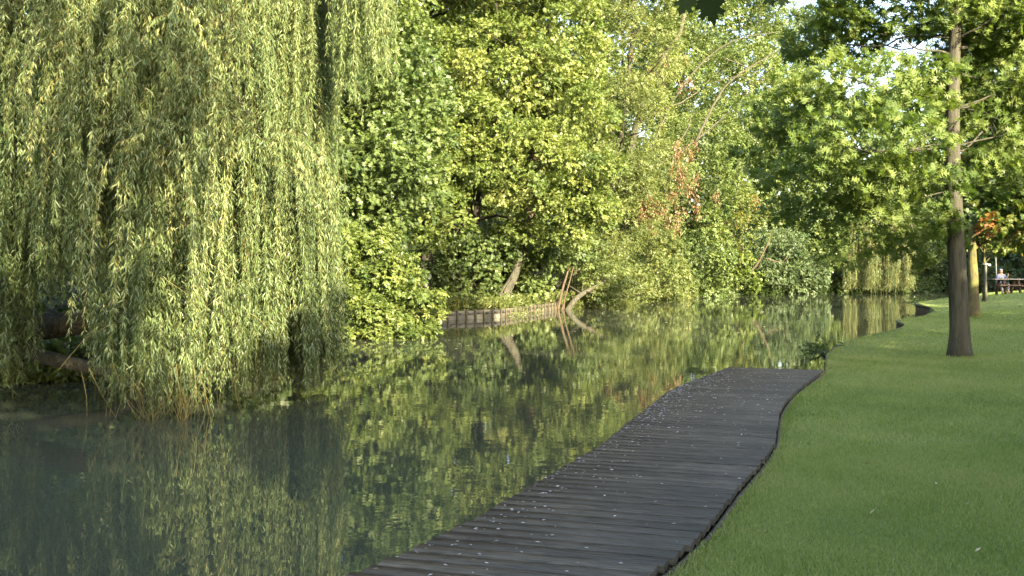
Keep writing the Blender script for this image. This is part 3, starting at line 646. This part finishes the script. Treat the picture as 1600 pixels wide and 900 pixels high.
# ------------------------------------------------------------------ the big weeping willow
b0 = np.array([-9.4, 17.0, .35]); wi = empty('weeping_willow', tuple(b0), 'huge weeping willow with long hanging shoots trailing in the pond', 'tree')
g = Geo()
tr_p = smooth_path([[-9.4,17.0,.1],[-9.0,16.9,1.2],[-8.2,16.6,3.2],[-7.4,16.3,5.5],[-6.8,16.0,8.5]], 16); g.tube(tr_p, np.linspace(.5, .18, 16), 12, lump=.04)
low = smooth_path([[-9.3,16.9,.6],[-8.2,16.2,.95],[-7.0,15.8,1.08],[-5.6,15.6,1.5],[-4.6,15.3,3.2],[-4.2,15,6]], 18); g.tube(low, np.linspace(.27, .08, 18), 10, lump=.05)
g.tube(smooth_path([[-8.8,16.8,.9],[-7.6,16.0,.55],[-6.4,15.6,.35],[-5.6,15.3,.05]], 10), np.linspace(.16, .06, 10), 8, lump=.06)
def front(px):                   # the curtain front in plan
    return np.interp(px, [-200, 0, 120, 230, 300, 380, 450, 500, 540, 600], [14.4, 13.6, 13.3, 12.9, 12.9, 13.6, 14.5, 15.4, 16.2, 17])
tr = []; boughs = []
def low_end(px, y0, py):
    return max(EYE - (py-HZ)/F*y0, .0)
colx = np.concatenate([rng.uniform(-190, 500, 44), rng.uniform(420, 502, 6)]); cold = rng.exponential(.55, 50)
k = 0
while k < 270:
    ci_ = rng.integers(0, len(colx)); px = colx[ci_]+rng.normal()*6; dep = abs(cold[ci_] + rng.normal()*.22); y = front(px) + dep; 
    if dep > 2.4: continue
    if px < 12: pe = rng.uniform(560, 650)
    elif px < 168: pe = rng.uniform(400, 470) if dep < 1.4 else rng.uniform(380, 450)
    elif px < 190: pe = rng.uniform(560, 650)
    elif px < 330: pe = 700
    elif px < 440: pe = rng.uniform(620, 700)
    else: pe = rng.uniform(590, 640)
    x = (px-800)/F*y
    if px < 200 and rng.random() < .3: k += 1; continue
    ze = low_end(px, y, pe) if dep < .5 else max(0.02, low_end(px, y, pe)+rng.uniform(0, .6))
    if px < 168 and px > 12: ze = low_end(px, y, pe)
    zt = rng.uniform(5.8, 9.0) - dep*.2
    tr.append((x, y, zt, ze, .5*np.sign(px-100), -.8, .42+.16*rng.normal(), rng.integers(7, 12))); k += 1
# outer fringe at the top right, ends high
for _ in range(26):
    px = rng.uniform(525, 600); y = rng.uniform(13.6, 15); x = (px-800)/F*y; tr.append((x, y, rng.uniform(6.5, 8), EYE-(rng.uniform(90, 240-(px-525)*1.4)-HZ)/F*y, .6, -.6, .6, 4))
# lower boughs in front: cascades fanning out from bough ends
for fx, fy in ((300,10),(255,60),(375,50),(330,120),(195,140),(430,30),(140,40),(490,110),(230,215),(90,-20),(400,210),(330,-60),(200,-40),(460,-60)):
    yb = float(front(np.clip(fx, 150, 480))) - rng.uniform(.1, .7); c_ = P(fx, fy, yb)
    for _ in range(9):
        ox = rng.uniform(-1.1, 1.1); oy = rng.uniform(-.7, .3)
        tr.append((c_[0]+ox*.9+rng.normal()*.06, c_[1]+oy*.9, c_[2]+rng.normal()*.12, max(.4, c_[2]-rng.uniform(1.0, 3.2)), ox, oy, .62+.15*rng.normal(), rng.integers(3, 6)))
for _ in range(26):              # small cascades right of the middle, near the water
    px = rng.uniform(310, 500); py = rng.uniform(470, 520); y = front(px) - rng.uniform(.0, .4); x = (px-800)/F*y; zt = EYE-(py-HZ)/F*y
    tr.append((x, y, zt, max(.1, zt-rng.uniform(.5, 1.2)), rng.uniform(-.8, .8), -.7, .4, rng.integers(3, 6)))
# back of the dome
for _ in range(85):
    px = rng.uniform(-150, 520); y = front(px)+rng.uniform(2, 4.5); x = (px-800)/F*y; tr.append((x, y, rng.uniform(6, 9), rng.uniform(1.4, 3), 0, .5, .35, 6))
# straggling bare twigs reaching the water and slanting twigs in the curtain
g2 = Geo()
for _ in range(60):
    px = rng.choice([rng.normal(235, 7), rng.normal(285, 10), rng.uniform(110, 420)]); y = front(px)+rng.uniform(-.1, .3); x = (px-800)/F*y
    c = np.array([x, y, -.06]); top = c+[rng.normal()*.22, rng.normal()*.2, rng.uniform(.35, .8)]
    g2.tube(smooth_path([top, (c+top)/2+rng.normal(size=3)*.04, c], 5), np.linspace(.0048, .003, 5), 4, cap=False, a=.9)
for _ in range(26):
    px = rng.uniform(120, 500); py = rng.uniform(0, 520); y = front(px)-rng.uniform(-.1, .35); c = P(px, py, y); ln = rng.uniform(.3, 1.0)
    d = np.array([rng.normal()*.7, rng.normal()*.3, -.6]); t1 = c+nrm(d)*ln
    g2.tube(smooth_path([c, (c+t1)/2+[0, 0, .12*ln], t1], 6), np.linspace(.006, .003, 6), 4, cap=False, a=.7)

willow(wi, tr, L_willow, 8, .118, .019, base=b0, stem_r=.0016, bare=.35, stem_step=.32, spread=.085, gx=g2)
# boughs carrying the bundles
for q in rng.permutation(len(tr))[:70]:
    x, y, zt = tr[q][:3]; a = tr_p[rng.integers(9, 15)]; e_ = np.array([x-tr[q][4]*.9, y-tr[q][5]*.9, zt]); m_ = (a+e_)/2+[0, 0, .8]
    g.tube(smooth_path([a, m_, e_], 8), np.linspace(.06, .01, 8), 5, cap=False)
g.build('trunk', B_grey, wi, loc=b0, smooth=True)
# ------------------------------------------------------------------ lawn trees
p1 = lawn_pt(1500, 558); Y1 = p1[1]
def oak_x(g):
    for pts, r0 in (([(1489,260),(1480,225),(1470,208),(1440,222),(1395,245)], .085), ([(1480,232),(1468,212),(1450,190),(1440,150)], .05), ([(1492,90),(1470,80),(1430,75),(1400,45)], .05), ([(1494,75),(1520,72),(1545,55),(1575,60)], .06),
                    ([(1490,250),(1465,215),(1380,190),(1290,180)], .05), ([(1488,310),(1478,300),(1440,310),(1400,330)], .03)):
        p = smooth_path([P(a, b, Y1-.03*(1490-a)*(.12)) for a, b in pts], 12); g.tube(p, np.linspace(r0*.6, r0*.15, 12), 8, lump=.03)
ok = tree('pin_oak', 'lawn oak with a straight grey trunk and spreading tiers of pointed leaves', 'tree', p1,
     [[p1-[0, 0, .1], P(1499,500,Y1), P(1492,350,Y1), P(1488,200,Y1), P(1492,60,Y1), P(1500,-60,Y1), P(1505,-330,Y1)]], .185,
     [E(1320,135,17,105,26,1.3), E(1345,215,16.2,110,38,1.4), E(1300,270,16.8,95,26,1.3), E(1400,295,16.6,70,32,1.0), E(1235,170,18,70,26,1.2), E(1220,235,18.5,60,26,1.1), E(1300,55,19,80,30,1.3), E(1375,20,18,110,24,1.4),
      E(1455,150,19.2,50,60,1.2), E(1550,120,18.6,75,45,1.5), E(1575,200,18.4,60,26,1.2), E(1545,20,18,100,40,1.6), E(1460,250,18.2,34,16,.5), E(1290,330,17.8,70,20,1), E(1400,-90,18,170,70,2.4), E(1570,-110,18,150,90,2.4), E(1490,-260,18,190,110,2.6), E(1620,40,18.5,80,120,1.6), E(1430,340,17.4,50,14,.7), E(1440,120,17.4,34,26,.8), E(1560,60,17.8,60,40,1), E(1550,265,17.8,38,22,.8), E(1430,382,18.3,60,20,.8), E(1330,385,18.3,60,16,.7), E(1395,175,17,60,24,1), E(1502,180,17.35,26,13,.35), E(1492,28,17.4,32,20,.4), E(1497,262,17.5,16,8,.25)],
     72000, T_oak, .14, L_oak, B_grey, 40, cr=.34, k=7, whorl=True, L=.12, tmid=.62, droop=.15, flat=.4, cover=.8, lr=.17, limb_up=.15, flare=1.42, extra=oak_x, sides=20, sq=.5)
p2 = lawn_pt(1522, 497)
tree('mossy_lawn_tree', 'second lawn tree, its mossy yellow-lit trunk just right of the oak trunk, with turning leaves', 'tree', p2,
     [[p2-[0, 0, .1], P(1521,440,p2[1]), P(1519,380,p2[1]), P(1522,250,p2[1]), P(1530,120,p2[1])]], .18,
     [E(1545,350,p2[1],45,28,1.4), E(1580,300,p2[1],60,50,2), E(1530,290,p2[1]+.5,45,50,1.8), E(1570,220,p2[1],60,50,2), E(1620,330,p2[1],50,40,2), E(1600,240,p2[1],80,80,2.4), E(1545,150,p2[1],70,60,2.4)], 36000, T_lobed, .13, L_autumn, B_moss, 40, cr=.5, k=8, tmid=.35, tvar=.3, redden=.05, sides=16)
p3 = lawn_pt(1540, 471)
yt = tree('young_staked_tree', 'slender young lawn tree tied to a pale round stake, beside the picnic table', 'tree', p3+[.0, .12, 0],
     [[p3+[-.02, .12, -.05], P(1538,420,p3[1]+.12), P(1539,380,p3[1]+.12), P(1545,330,p3[1]+.12)]], .06,
     [E(1560,372,p3[1],42,18,1.1), E(1545,335,p3[1],50,28,1.3)], 5000, T_lobed, .14, L_autumn, B_moss, 14, cr=.45, k=7, tmid=.5)
st = empty('tree_stake', tuple(p3), 'pale sunlit timber stake holding the young tree by a light tie', 'stake')
g = Geo(); zt = float(P(0, 411, p3[1])[2]); g.tube([p3-[0, 0, .3], [p3[0], p3[1], zt], [p3[0], p3[1], zt+.02]], [.062, .055, .04], 12); g.build('stake_post', W_pale, st, loc=p3, smooth=True)
g = Geo(); th = np.linspace(0, 2*np.pi, 20); zc = zt-.05
g.tube(np.c_[p3[0]+.09*np.cos(th)+.02, p3[1]+.06+.13*np.sin(th), np.full(20, zc)], .025, 6, cap=False); g.tube([[p3[0]+.05, p3[1]-.06, zc-.03], [p3[0]+.17, p3[1]-.06, zc-.03]], [.05, .045], 8)
g.build('tie', simple('tie_rubber', (.5, .47, .38), .6), st, loc=p3)

# ------------------------------------------------------------------ picnic table, person, pole
tb = lawn_pt(1576, 459.5); Yt = tb[1]; s = Yt/F; zg = float(tb[2])
table = empty('picnic_table', tuple(tb), 'brown wooden picnic table with attached benches on the far lawn', 'picnic table')
hl = .84
def tbox(g, lo, hi, **k): g.box(np.array(lo)+tb, np.array(hi)+tb, bev=.006, **k)
g = Geo()
for q in range(5): tbox(g, (-hl, -.36+q*.146, .72), (hl, -.36+q*.146+.138, .76), a=.6+.4*rng.random())
g.build('tabletop', wood_mat('grey_table_top', (.12, .11, .09), (.24, .22, .19)), table, loc=tb)
for yy in (-.78, .56):
    g = Geo(); tbox(g, (-hl, yy, .42), (hl, yy+.24, .465), a=.8); g.build('seat', W_brown, table, loc=tb)
for xx in (-.38, .36):
    g = Geo(); tbox(g, (xx-.045, -.72, .36), (xx+.045, .72, .42)); tbox(g, (xx-.05, -.32, .66), (xx+.05, .32, .72)); g.build('crossbeam', W_brown, table, loc=tb)
    for sg in (-1, 1):
        g = Geo(); V0 = np.array([[xx-.05, sg*.22, .66], [xx-.05, sg*.56, 0-.04]]) ; 
        A = np.array([[-.05,-.045],[.05,-.045],[.05,.045],[-.05,.045]])
        Vv = np.vstack([[[xx+a_, sg*.22+b_, .68] for a_, b_ in A], [[xx+a_, sg*.5+b_, -.05] for a_, b_ in A]])+tb
        g.add(Vv, [[0,1,2,3],[7,6,5,4],[0,4,5,1],[1,5,6,2],[2,6,7,3],[3,7,4,0]]); g.build('leg', W_brown, table, loc=tb)
# second table end seen at the left
t2 = tb+np.array([-1.55, 1.6, .0]); t2[2] = float(lawn_z(t2[0], t2[1]))
bench = empty('park_bench', tuple(t2), 'low plank bench end showing between the stake and the picnic table', 'bench')
g = Geo(); g.box(t2+[-.5, -.15, .40], t2+[.5, .15, .45], bev=.006, a=.9); g.build('seat', W_edge, bench, loc=t2)
for sg in (-.35, .35):
    g = Geo(); g.box(t2+[sg-.05, -.12, -.05], t2+[sg+.05, .12, .40], bev=.006); g.build('leg', W_brown, bench, loc=t2)

# person sitting on the far bench of the table, facing the camera, one hand raised
pp = tb+np.array([.0, .68, .0]); ps = empty('person', tuple(pp), 'person in pale blue cap and white trousers sitting behind the picnic table, one hand raised', 'person')
def skinned(name, chain, edges, rad, mat, parent, lvl=2):
    me = bpy.data.meshes.new(name); me.from_pydata([tuple(c) for c in chain], edges, []); me.materials.append(mat)
    o = bpy.data.objects.new(name, me); COL.objects.link(o); o.parent = parent
    mo = o.modifiers.new('skin', 'SKIN'); me.skin_vertices.new() if not me.skin_vertices else None
    for v, r in zip(me.skin_vertices[0].data, rad): v.radius = (r, r); 
    me.skin_vertices[0].data[0].use_root = True
    su = o.modifiers.new('sub', 'SUBSURF'); su.levels = lvl; su.render_levels = lvl
    return o
skin = simple('skin', (.42, .26, .18), .6); shirt = simple('shirt_pale_blue', (.2, .25, .36), .85); trou = simple('trousers_white', (.4, .42, .46), .85); capm = simple('cap_blue_white', (.3, .36, .46), .8); shoe = simple('shoe_dark', (.08, .08, .09), .7)
cx = -.06
J = [(cx,0,.52),(cx,0,.72),(cx,-.02,.95),(cx,-.02,1.02),(cx,-.04,1.11),(cx,-.05,1.2),
     (cx-.17,-.01,.93),(cx-.2,-.08,.72),(cx-.08,-.26,.8),(cx-.03,-.34,.81),
     (cx+.17,-.01,.93),(cx+.27,-.08,.74),(cx+.27,-.2,.94),(cx+.28,-.22,1.02),
     (cx-.1,0,.5),(cx-.13,-.42,.52),(cx-.13,-.4,.12),(cx-.13,-.52,.05),(cx+.1,0,.5),(cx+.17,-.42,.52),(cx+.17,-.4,.12),(cx+.17,-.52,.05)]
Ed = [(0,1),(1,2),(2,3),(3,4),(4,5),(2,6),(6,7),(7,8),(8,9),(2,10),(10,11),(11,12),(12,13),(0,14),(14,15),(15,16),(16,17),(0,18),(18,19),(19,20),(20,21)]
Ra = [.13,.12,.12,.05,.085,.075,.055,.042,.034,.03,.055,.042,.034,.03,.08,.06,.045,.035,.08,.06,.045,.035]
skinned('body', J, Ed, Ra, skin, ps)
skinned('shirt', [J[0],J[1],J[2],J[6],J[7],J[10],J[11]], [(0,1),(1,2),(2,3),(3,4),(2,5),(5,6)], [.145,.135,.135,.066,.052,.066,.052], shirt, ps)
skinned('trousers', [J[0],J[14],J[15],J[16],J[18],J[19],J[20]], [(0,1),(1,2),(2,3),(0,4),(4,5),(5,6)], [.145,.095,.075,.06,.095,.075,.06], trou, ps)
for q in (17, 21): skinned('shoe', [tuple(np.array(J[q-1])-[0,0,.05]), tuple(np.array(J[q])-[0,0,.01])], [(0,1)], [.05,.045], shoe, ps)
skinned('cap', [(cx,-.03,1.2),(cx,-.04,1.25)], [(0,1)], [.1,.07], capm, ps)
pl = tb+np.array([.18, 1.6, 0]); pl[2] = float(lawn_z(pl[0], pl[1])); zt = float(P(0, 390, pl[1])[2])
g = Geo(); g.tube([pl-[0,0,.2], [pl[0]-.02, pl[1], (zt+pl[2])/2], [pl[0]-.06, pl[1], zt]], [.035, .03, .028], 10); g.tube([[pl[0]-.06, pl[1], zt], [pl[0]-.06, pl[1], zt+.1]], [.045, .03], 8)
o = g.build('slim_post', simple('grey_metal', (.1, .1, .1), .6, .2), loc=pl, smooth=True); tag(o, 'thin grey post standing behind the person at the picnic table', 'post')

# ------------------------------------------------------------------ shoreline plants by the deck end
for (px, py, n, hh, lb) in ((1293, 553, 45, .5, 'leafy waterside plant at the far corner of the deck'), (1440, 474, 60, .45, 'low weeds on the pond edging below the far lawn')):
    p = onz(px, py, .3); N = n*6; C = p + rng.normal(size=(n, 3))*[.09, .4, .08] + [-.06, .3, .03]
    e = empty('waterside_plant', tuple(p), lb, 'plant'); V, Fc, ti = spray_leaves(C, nrm(rng.normal(size=C.shape)*.5+[-.5, -.1, .6]), 8, .16, .085, T_oval, rng.uniform(.1, .6, n), .2)
    mesh('leaves', V, [Fc], L_dark, e, {'tint': ti}, loc=p)
    g = Geo()
    for c in C[::3]: g.tube(smooth_path([p+[0, .2, -.1], (p+c)/2+[0, .1, .05], c], 5), np.linspace(.01, .004, 5), 4, cap=False)
    g.build('stems', B_dark, e, loc=p)

# ------------------------------------------------------------------ grass blades
def frustum(x, y, m=1.06): return np.abs(x) < (800/F*y*m + .3)
def scatter(n, y0, y1):
    y = np.sqrt(rng.uniform(y0*y0, y1*y1, n*2)); x = rng.uniform(-.1, .56, n*2)*y; d = x - shore_x(y)
    k = (d > .07) & frustum(x, y); return x[k][:n], y[k][:n]
gx, gy, gs = [], [], []
for n, y0, y1, s_ in ((150000, 3.8, 9, 1.0), (130000, 9, 18, 1.25), (90000, 18, 34, 1.8), (50000, 34, 60, 2.8)):
    x, y = scatter(n, y0, y1); gx.append(x); gy.append(y); gs.append(np.full(len(x), s_))
yy = rng.uniform(3, 16, 9000); xx = shore_x(yy)+.012+rng.exponential(.03, 9000); gx.append(xx); gy.append(yy); gs.append(np.full(9000, 1.5))
yy = rng.uniform(16, 50, 9000); xx = shore_x(yy)+.03+rng.exponential(.04, 9000); gx.append(xx); gy.append(yy); gs.append(np.full(9000, 2.))
for (cx_, cy_, rr_) in ((p1[0], p1[1], .24), (p2[0], p2[1], .25)):
    th = rng.uniform(0, 6.28, 900); rd_ = rr_*rng.uniform(.8, 1.35, 900); gx.append(cx_+rd_*np.cos(th)); gy.append(cy_+rd_*np.sin(th)); gs.append(np.full(900, 2.6))
gx, gy, gs = map(np.concatenate, (gx, gy, gs)); N = len(gx); print('blades', N)
T_blade = tpl([(-.06,0),(.06,0),(.045,.55),(-.045,.55),(0,1)], [[0,1,2],[0,2,3],[3,2,4]]); T_blade[0][4, 2] = -.22; T_blade[0][2:4, 2] = -.05
patch = np.sin(gx*1.7+np.sin(gy*1.1)*2)*np.sin(gy*1.3+np.cos(gx*.8)*2)
h = gs**.75*rng.uniform(.018, .042, N)*(1+.25*patch)
V, Fc, ti = leaves(T_blade, np.c_[gx, gy, lawn_z(gx, gy)-.003], rng.normal(size=(N, 3))*[.55, .55, .1]+[0, 0, 1], rng.normal(size=(N, 3)), h, np.clip(.45+.16*patch+.2*np.sin(gx*.45+gy*.3+1.5*np.sin(gy*.5))+.1*np.sin(gx*4.1+np.sin(gy*3.3)*1.5)+rng.normal(size=N)*.24, 0, 1))
V = V.reshape(N, 5, 3)
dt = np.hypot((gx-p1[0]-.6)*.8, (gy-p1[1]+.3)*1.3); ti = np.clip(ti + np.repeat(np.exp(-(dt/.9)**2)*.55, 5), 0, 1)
L_grass = leaf_mat('grass_blade', [(0, (.115, .165, .045)), (.5, (.205, .27, .084)), (.95, (.3, .325, .145)), (1, (.32, .29, .16))], .45, .5, .3)
o = mesh('grass', V.reshape(-1, 3), [Fc], L_grass, None, {'tint': ti}); o['kind'] = 'stuff'; o['label'] = 'short mown green lawn grass'; o['category'] = 'grass'

# ------------------------------------------------------------------ fallen leaves on the lawn and the deck edge
L_fallen = leaf_mat('fallen_leaf', [(0, (.2, .14, .07)), (.5, (.42, .33, .2)), (1, (.55, .5, .38))], .15)
fl = [(1080,846,.09,'pale curled leaf beside the deck edging, nearest the bottom of the lawn'),(1097,838,.06,'small dry leaf in the grass just above the pale curled one by the deck'),(1360,807,.085,'dry leaf lying alone in the middle of the near lawn'),(1531,818,.09,'twisted dry leaf on the near lawn at the right'),(1523,869,.08,'pale dry leaf lowest at the right of the lawn'),
      (1143,793,.08,'greenish-white leaf scrap by the bend of the deck edge'),(1320,775,.09,'flat greyish leaf scrap on the lawn above the lone dry leaf'),(1465,762,.05,'tiny leaf scrap in the middle right of the lawn'),(1443,541,.12,'white leaf scrap on the lawn between the pond and the oak trunk'),(1214,673,.06,'small white scrap at the inner bend of the deck edge'),(1340,577,.07,'tiny white scrap on the lawn beside the deck end'),(1396,544,.06,'tiny brown leaf on the lawn left of the oak'),(1595,481,.15,'pale leaf scrap on the far lawn right of the mossy tree'),(1555,700,.05,'tiny pale scrap on the shaded lawn right of the oak trunk foot')]
T_curl = (T_oval[0]*[1.3, 1, 1], T_oval[1])
for a, b, s_, lb in fl:
    p = lawn_pt(a, b); p[2] += .028; n = 3
    V, Fc, ti = leaves(T_curl if rng.random() < .65 else T_maple, np.zeros((1, 3)), np.array([[rng.normal(), rng.normal(), .25]]), np.array([[rng.normal()*.5, rng.normal()*.5-.4, 1.0]]), s_*.5, np.array([rng.uniform(.0, .6)]))
    V[:, 2] += (V[:, 0]**2+V[:, 1]**2)*4
    o = mesh('fallen_leaf', V, [Fc], L_fallen, None, {'tint': ti}); o.location = p; tag(o, lb, 'leaf', 'dry leaves fallen on the lawn')
V, Fc, ti = leaves(T_curl, np.zeros((1, 3)), np.array([[.3, 1, .25]]), np.array([[.3, -.2, 1.0]]), .035, np.array([.15])); first = None
for k in range(46):
    y = rng.uniform(4.2, 16)**1.0; x = rng.uniform(shore_x(y)+.08, min(.54*y, shore_x(y)+7) if .54*y > shore_x(y)+.3 else shore_x(y)+.3)
    if first is None: first = mesh('leaf_scrap', V, [Fc], L_fallen, None, {'tint': ti}); c = first
    else: c = first.copy(); COL.objects.link(c)
    c.location = (x, y, float(lawn_z(np.array(x), np.array(y)))+.022); c.rotation_euler = (rng.normal()*.3, rng.normal()*.3, rng.uniform(0, 6)); c.scale = [rng.uniform(.5, 1.3)]*3
    tag(c, 'tiny brown scrap of dead leaf sunk in the lawn grass', 'leaf scrap', 'tiny leaf scraps in the lawn grass')
# litter on the deck
n = 1500; pos = []
qs = rng.uniform(0, 1, 4000)
for q in qs:
    a = rng.uniform(2.5, amax-.1) if rng.random() < .45 else rng.triangular(8.5, 12.5, amax-.1)
    l, r = cut(DL, a), cut(DR, a); u = rng.exponential(.13) if rng.random() < .72 else rng.random()
    if u < .97: rr = l+u*(r-l)+.03; pos.append(rr*pd + a*pn)
    if len(pos) >= n: break
pos = np.array(pos); pos = np.c_[pos, np.full(len(pos), DZ+.006)]
V, Fc, ti = leaves(T_oval, pos, rng.normal(size=pos.shape)*[1, .3, .05]+[0, 0, 0], rng.normal(size=pos.shape)*.25+[0, 0, 1], rng.uniform(.014, .036, len(pos)), rng.uniform(.1, .9, len(pos)))
L_litter = leaf_mat('deck_litter', [(0, (.12, .11, .09)), (.6, (.26, .25, .24)), (1, (.45, .43, .4))], .1)
V[:, 2] = np.maximum(V[:, 2], DZ+.003)
o = mesh('leaf_litter', V, [Fc], L_litter, None, {'tint': ti}); o['kind'] = 'stuff'; o['label'] = 'pale bits of leaf litter scattered over the deck, thickest along its water side'; o['category'] = 'leaf litter'
# floating leaves
V, Fc, ti = leaves(T_oval, np.array([[0, -.06, 0]]), np.array([[0, 1.0, .03]]), np.array([[0, 0, 1.0]]), .12, np.array([.8]))
first = None
for k in range(110):
    z = rng.random()
    if z < .3: px, py = rng.uniform(700, 860), rng.uniform(505, 550)
    elif z < .75: px, py = rng.uniform(860, 1420), rng.uniform(470, 530)
    else: px, py = rng.uniform(520, 1150), rng.uniform(530, 640)
    p = onz(px, py, .006)
    if p[0] > shore_x(p[1])-.3 or (px > 1000 and py > 560): continue
    s_ = p[1]/40*rng.uniform(.7, 1.5)
    if first is None: first = mesh('floating_leaf', V, [Fc], L_fallen, None, {'tint': ti}); c = first
    else: c = first.copy(); COL.objects.link(c)
    c.location = p; c.rotation_euler = (0, 0, rng.uniform(0, 6)); c.scale = (s_, s_, s_)
    tag(c, 'small pale leaf floating on the open pond water', 'leaf', 'leaves floating on the pond')

# ------------------------------------------------------------------ maple over the viewer, with its branch tip in view
mb = np.array([2.6, -5.4, .36]); tp = np.array([.72, 3.15, 3.02])
def mx_(g):
    p = smooth_path([[2.4,-5.4,4.4],[2.2,-2.6,4.5],[1.7,.2,4.1],[1.1,2.2,3.45],tp], 16); g.tube(p, np.linspace(.07, .008, 16), 8)
    g.tube(smooth_path([p[11], [1.25,3.0,3.15],[1.0,3.25,2.98]], 6), np.linspace(.012, .004, 6), 6); g.tube(smooth_path([p[12], [.6,2.9,3.1],[.38,3.2,2.97]], 6), np.linspace(.01, .004, 6), 6)
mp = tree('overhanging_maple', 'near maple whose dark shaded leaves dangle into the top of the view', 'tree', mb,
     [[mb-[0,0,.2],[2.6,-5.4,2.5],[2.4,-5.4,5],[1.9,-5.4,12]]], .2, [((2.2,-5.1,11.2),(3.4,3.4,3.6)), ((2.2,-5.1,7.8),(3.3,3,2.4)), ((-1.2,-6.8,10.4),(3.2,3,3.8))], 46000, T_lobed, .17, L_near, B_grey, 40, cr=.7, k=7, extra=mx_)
T_big = mirror_fan((0, .3), [(0, 0), (.3, -.12), (.36, -.02), (.62, .02), (.55, .12), (.72, .3), (.5, .34), (.4, .44), (.66, .62), (.52, .66), (.5, .8), (.3, .66), (.22, .66), (.26, .86), (.14, .86), (.08, .98), (0, 1.12)]); T_big[0][:, 0] *= .85
hang = [(1076,-6,.066,-.5,(.25,-1,.15)), (1108,-4,.084,.25,(-.15,-1,.1)), (1138,-20,.05,.8,(.1,-1,.3)), (1014,-18,.05,.3,(.2,-1,.3)), (1198,-14,.05,.5,(-.3,-1,.2)), (1224,-12,.05,-.2,(.1,-1,.3))]
for a, b, s_, lean, nv in hang:
    p = P(a, b, 3.15); d = np.array([lean, rng.normal()*.15, -1.0])
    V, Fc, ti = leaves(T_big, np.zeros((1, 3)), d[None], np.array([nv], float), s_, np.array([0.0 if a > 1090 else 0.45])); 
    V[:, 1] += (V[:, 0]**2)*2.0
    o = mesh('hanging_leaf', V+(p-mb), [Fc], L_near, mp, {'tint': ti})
    g = Geo(); tgt = tp if abs(a-1095) < 60 else (np.array([1.0, 3.25, 2.98]) if a > 1150 else np.array([.38, 3.2, 2.97]))
    g.tube(smooth_path([p, (p+tgt)/2+[0, 0, .01], tgt], 5), .0018, 4, cap=False); g.build('leaf_stalk', B_twig, mp, loc=mb)

# row of park trees behind the viewer to the right: they shade the lawn and the deck; the last four, unseen off right, are added to shade the far bushes
SHADE = [(-1,12.5,10.6),(3.0,12,10.0),(7.5,12,12.3),(12.2,9.5,10.6),(16.6,7.5,10.3),(21,5,10.2),(25.5,3,10.4),(30,2,10.6),(34.5,.5,10.6),(39,-1.5,11),(44,-3,13.6),(66,-22,15.5),(73,-22,15),(80,-21,16),(88,-21,15.5)]
proto = None
for q, wv, hh in SHADE:
    x = -q*SH[1]+wv*SH[0]; y = q*SH[0]+wv*SH[1]
    if proto is None:
        proto = tree('park_tree', 'dense park tree out of view, shading the lawn and the far bushes', 'tree', (0, 0, 0), [[(0,0,-.2),(.05,0,2),(0,.1,5),(0,0,8.5)]], .2,
                     [((0,0,2.4),(3.3,3.3,2.2)), ((0,0,5.2),(3.4,3.4,2.6)), ((0,0,8.0),(2.8,2.8,1.9))], 37000, T_quad, .26, L_dark, B_grey, 20, group='park trees behind the viewer', cr=.9, k=8, cover=1.3)
        r = proto
    else:
        r = proto.copy(); COL.objects.link(r)
        for ch in proto.children: c = ch.copy(); COL.objects.link(c); c.parent = r
    r.location = (x, y, float(lawn_z(np.array(x), np.array(y)))); k_ = hh/10.8; r.scale = (k_, k_, k_); r.rotation_euler = (0, 0, rng.uniform(0, 6))
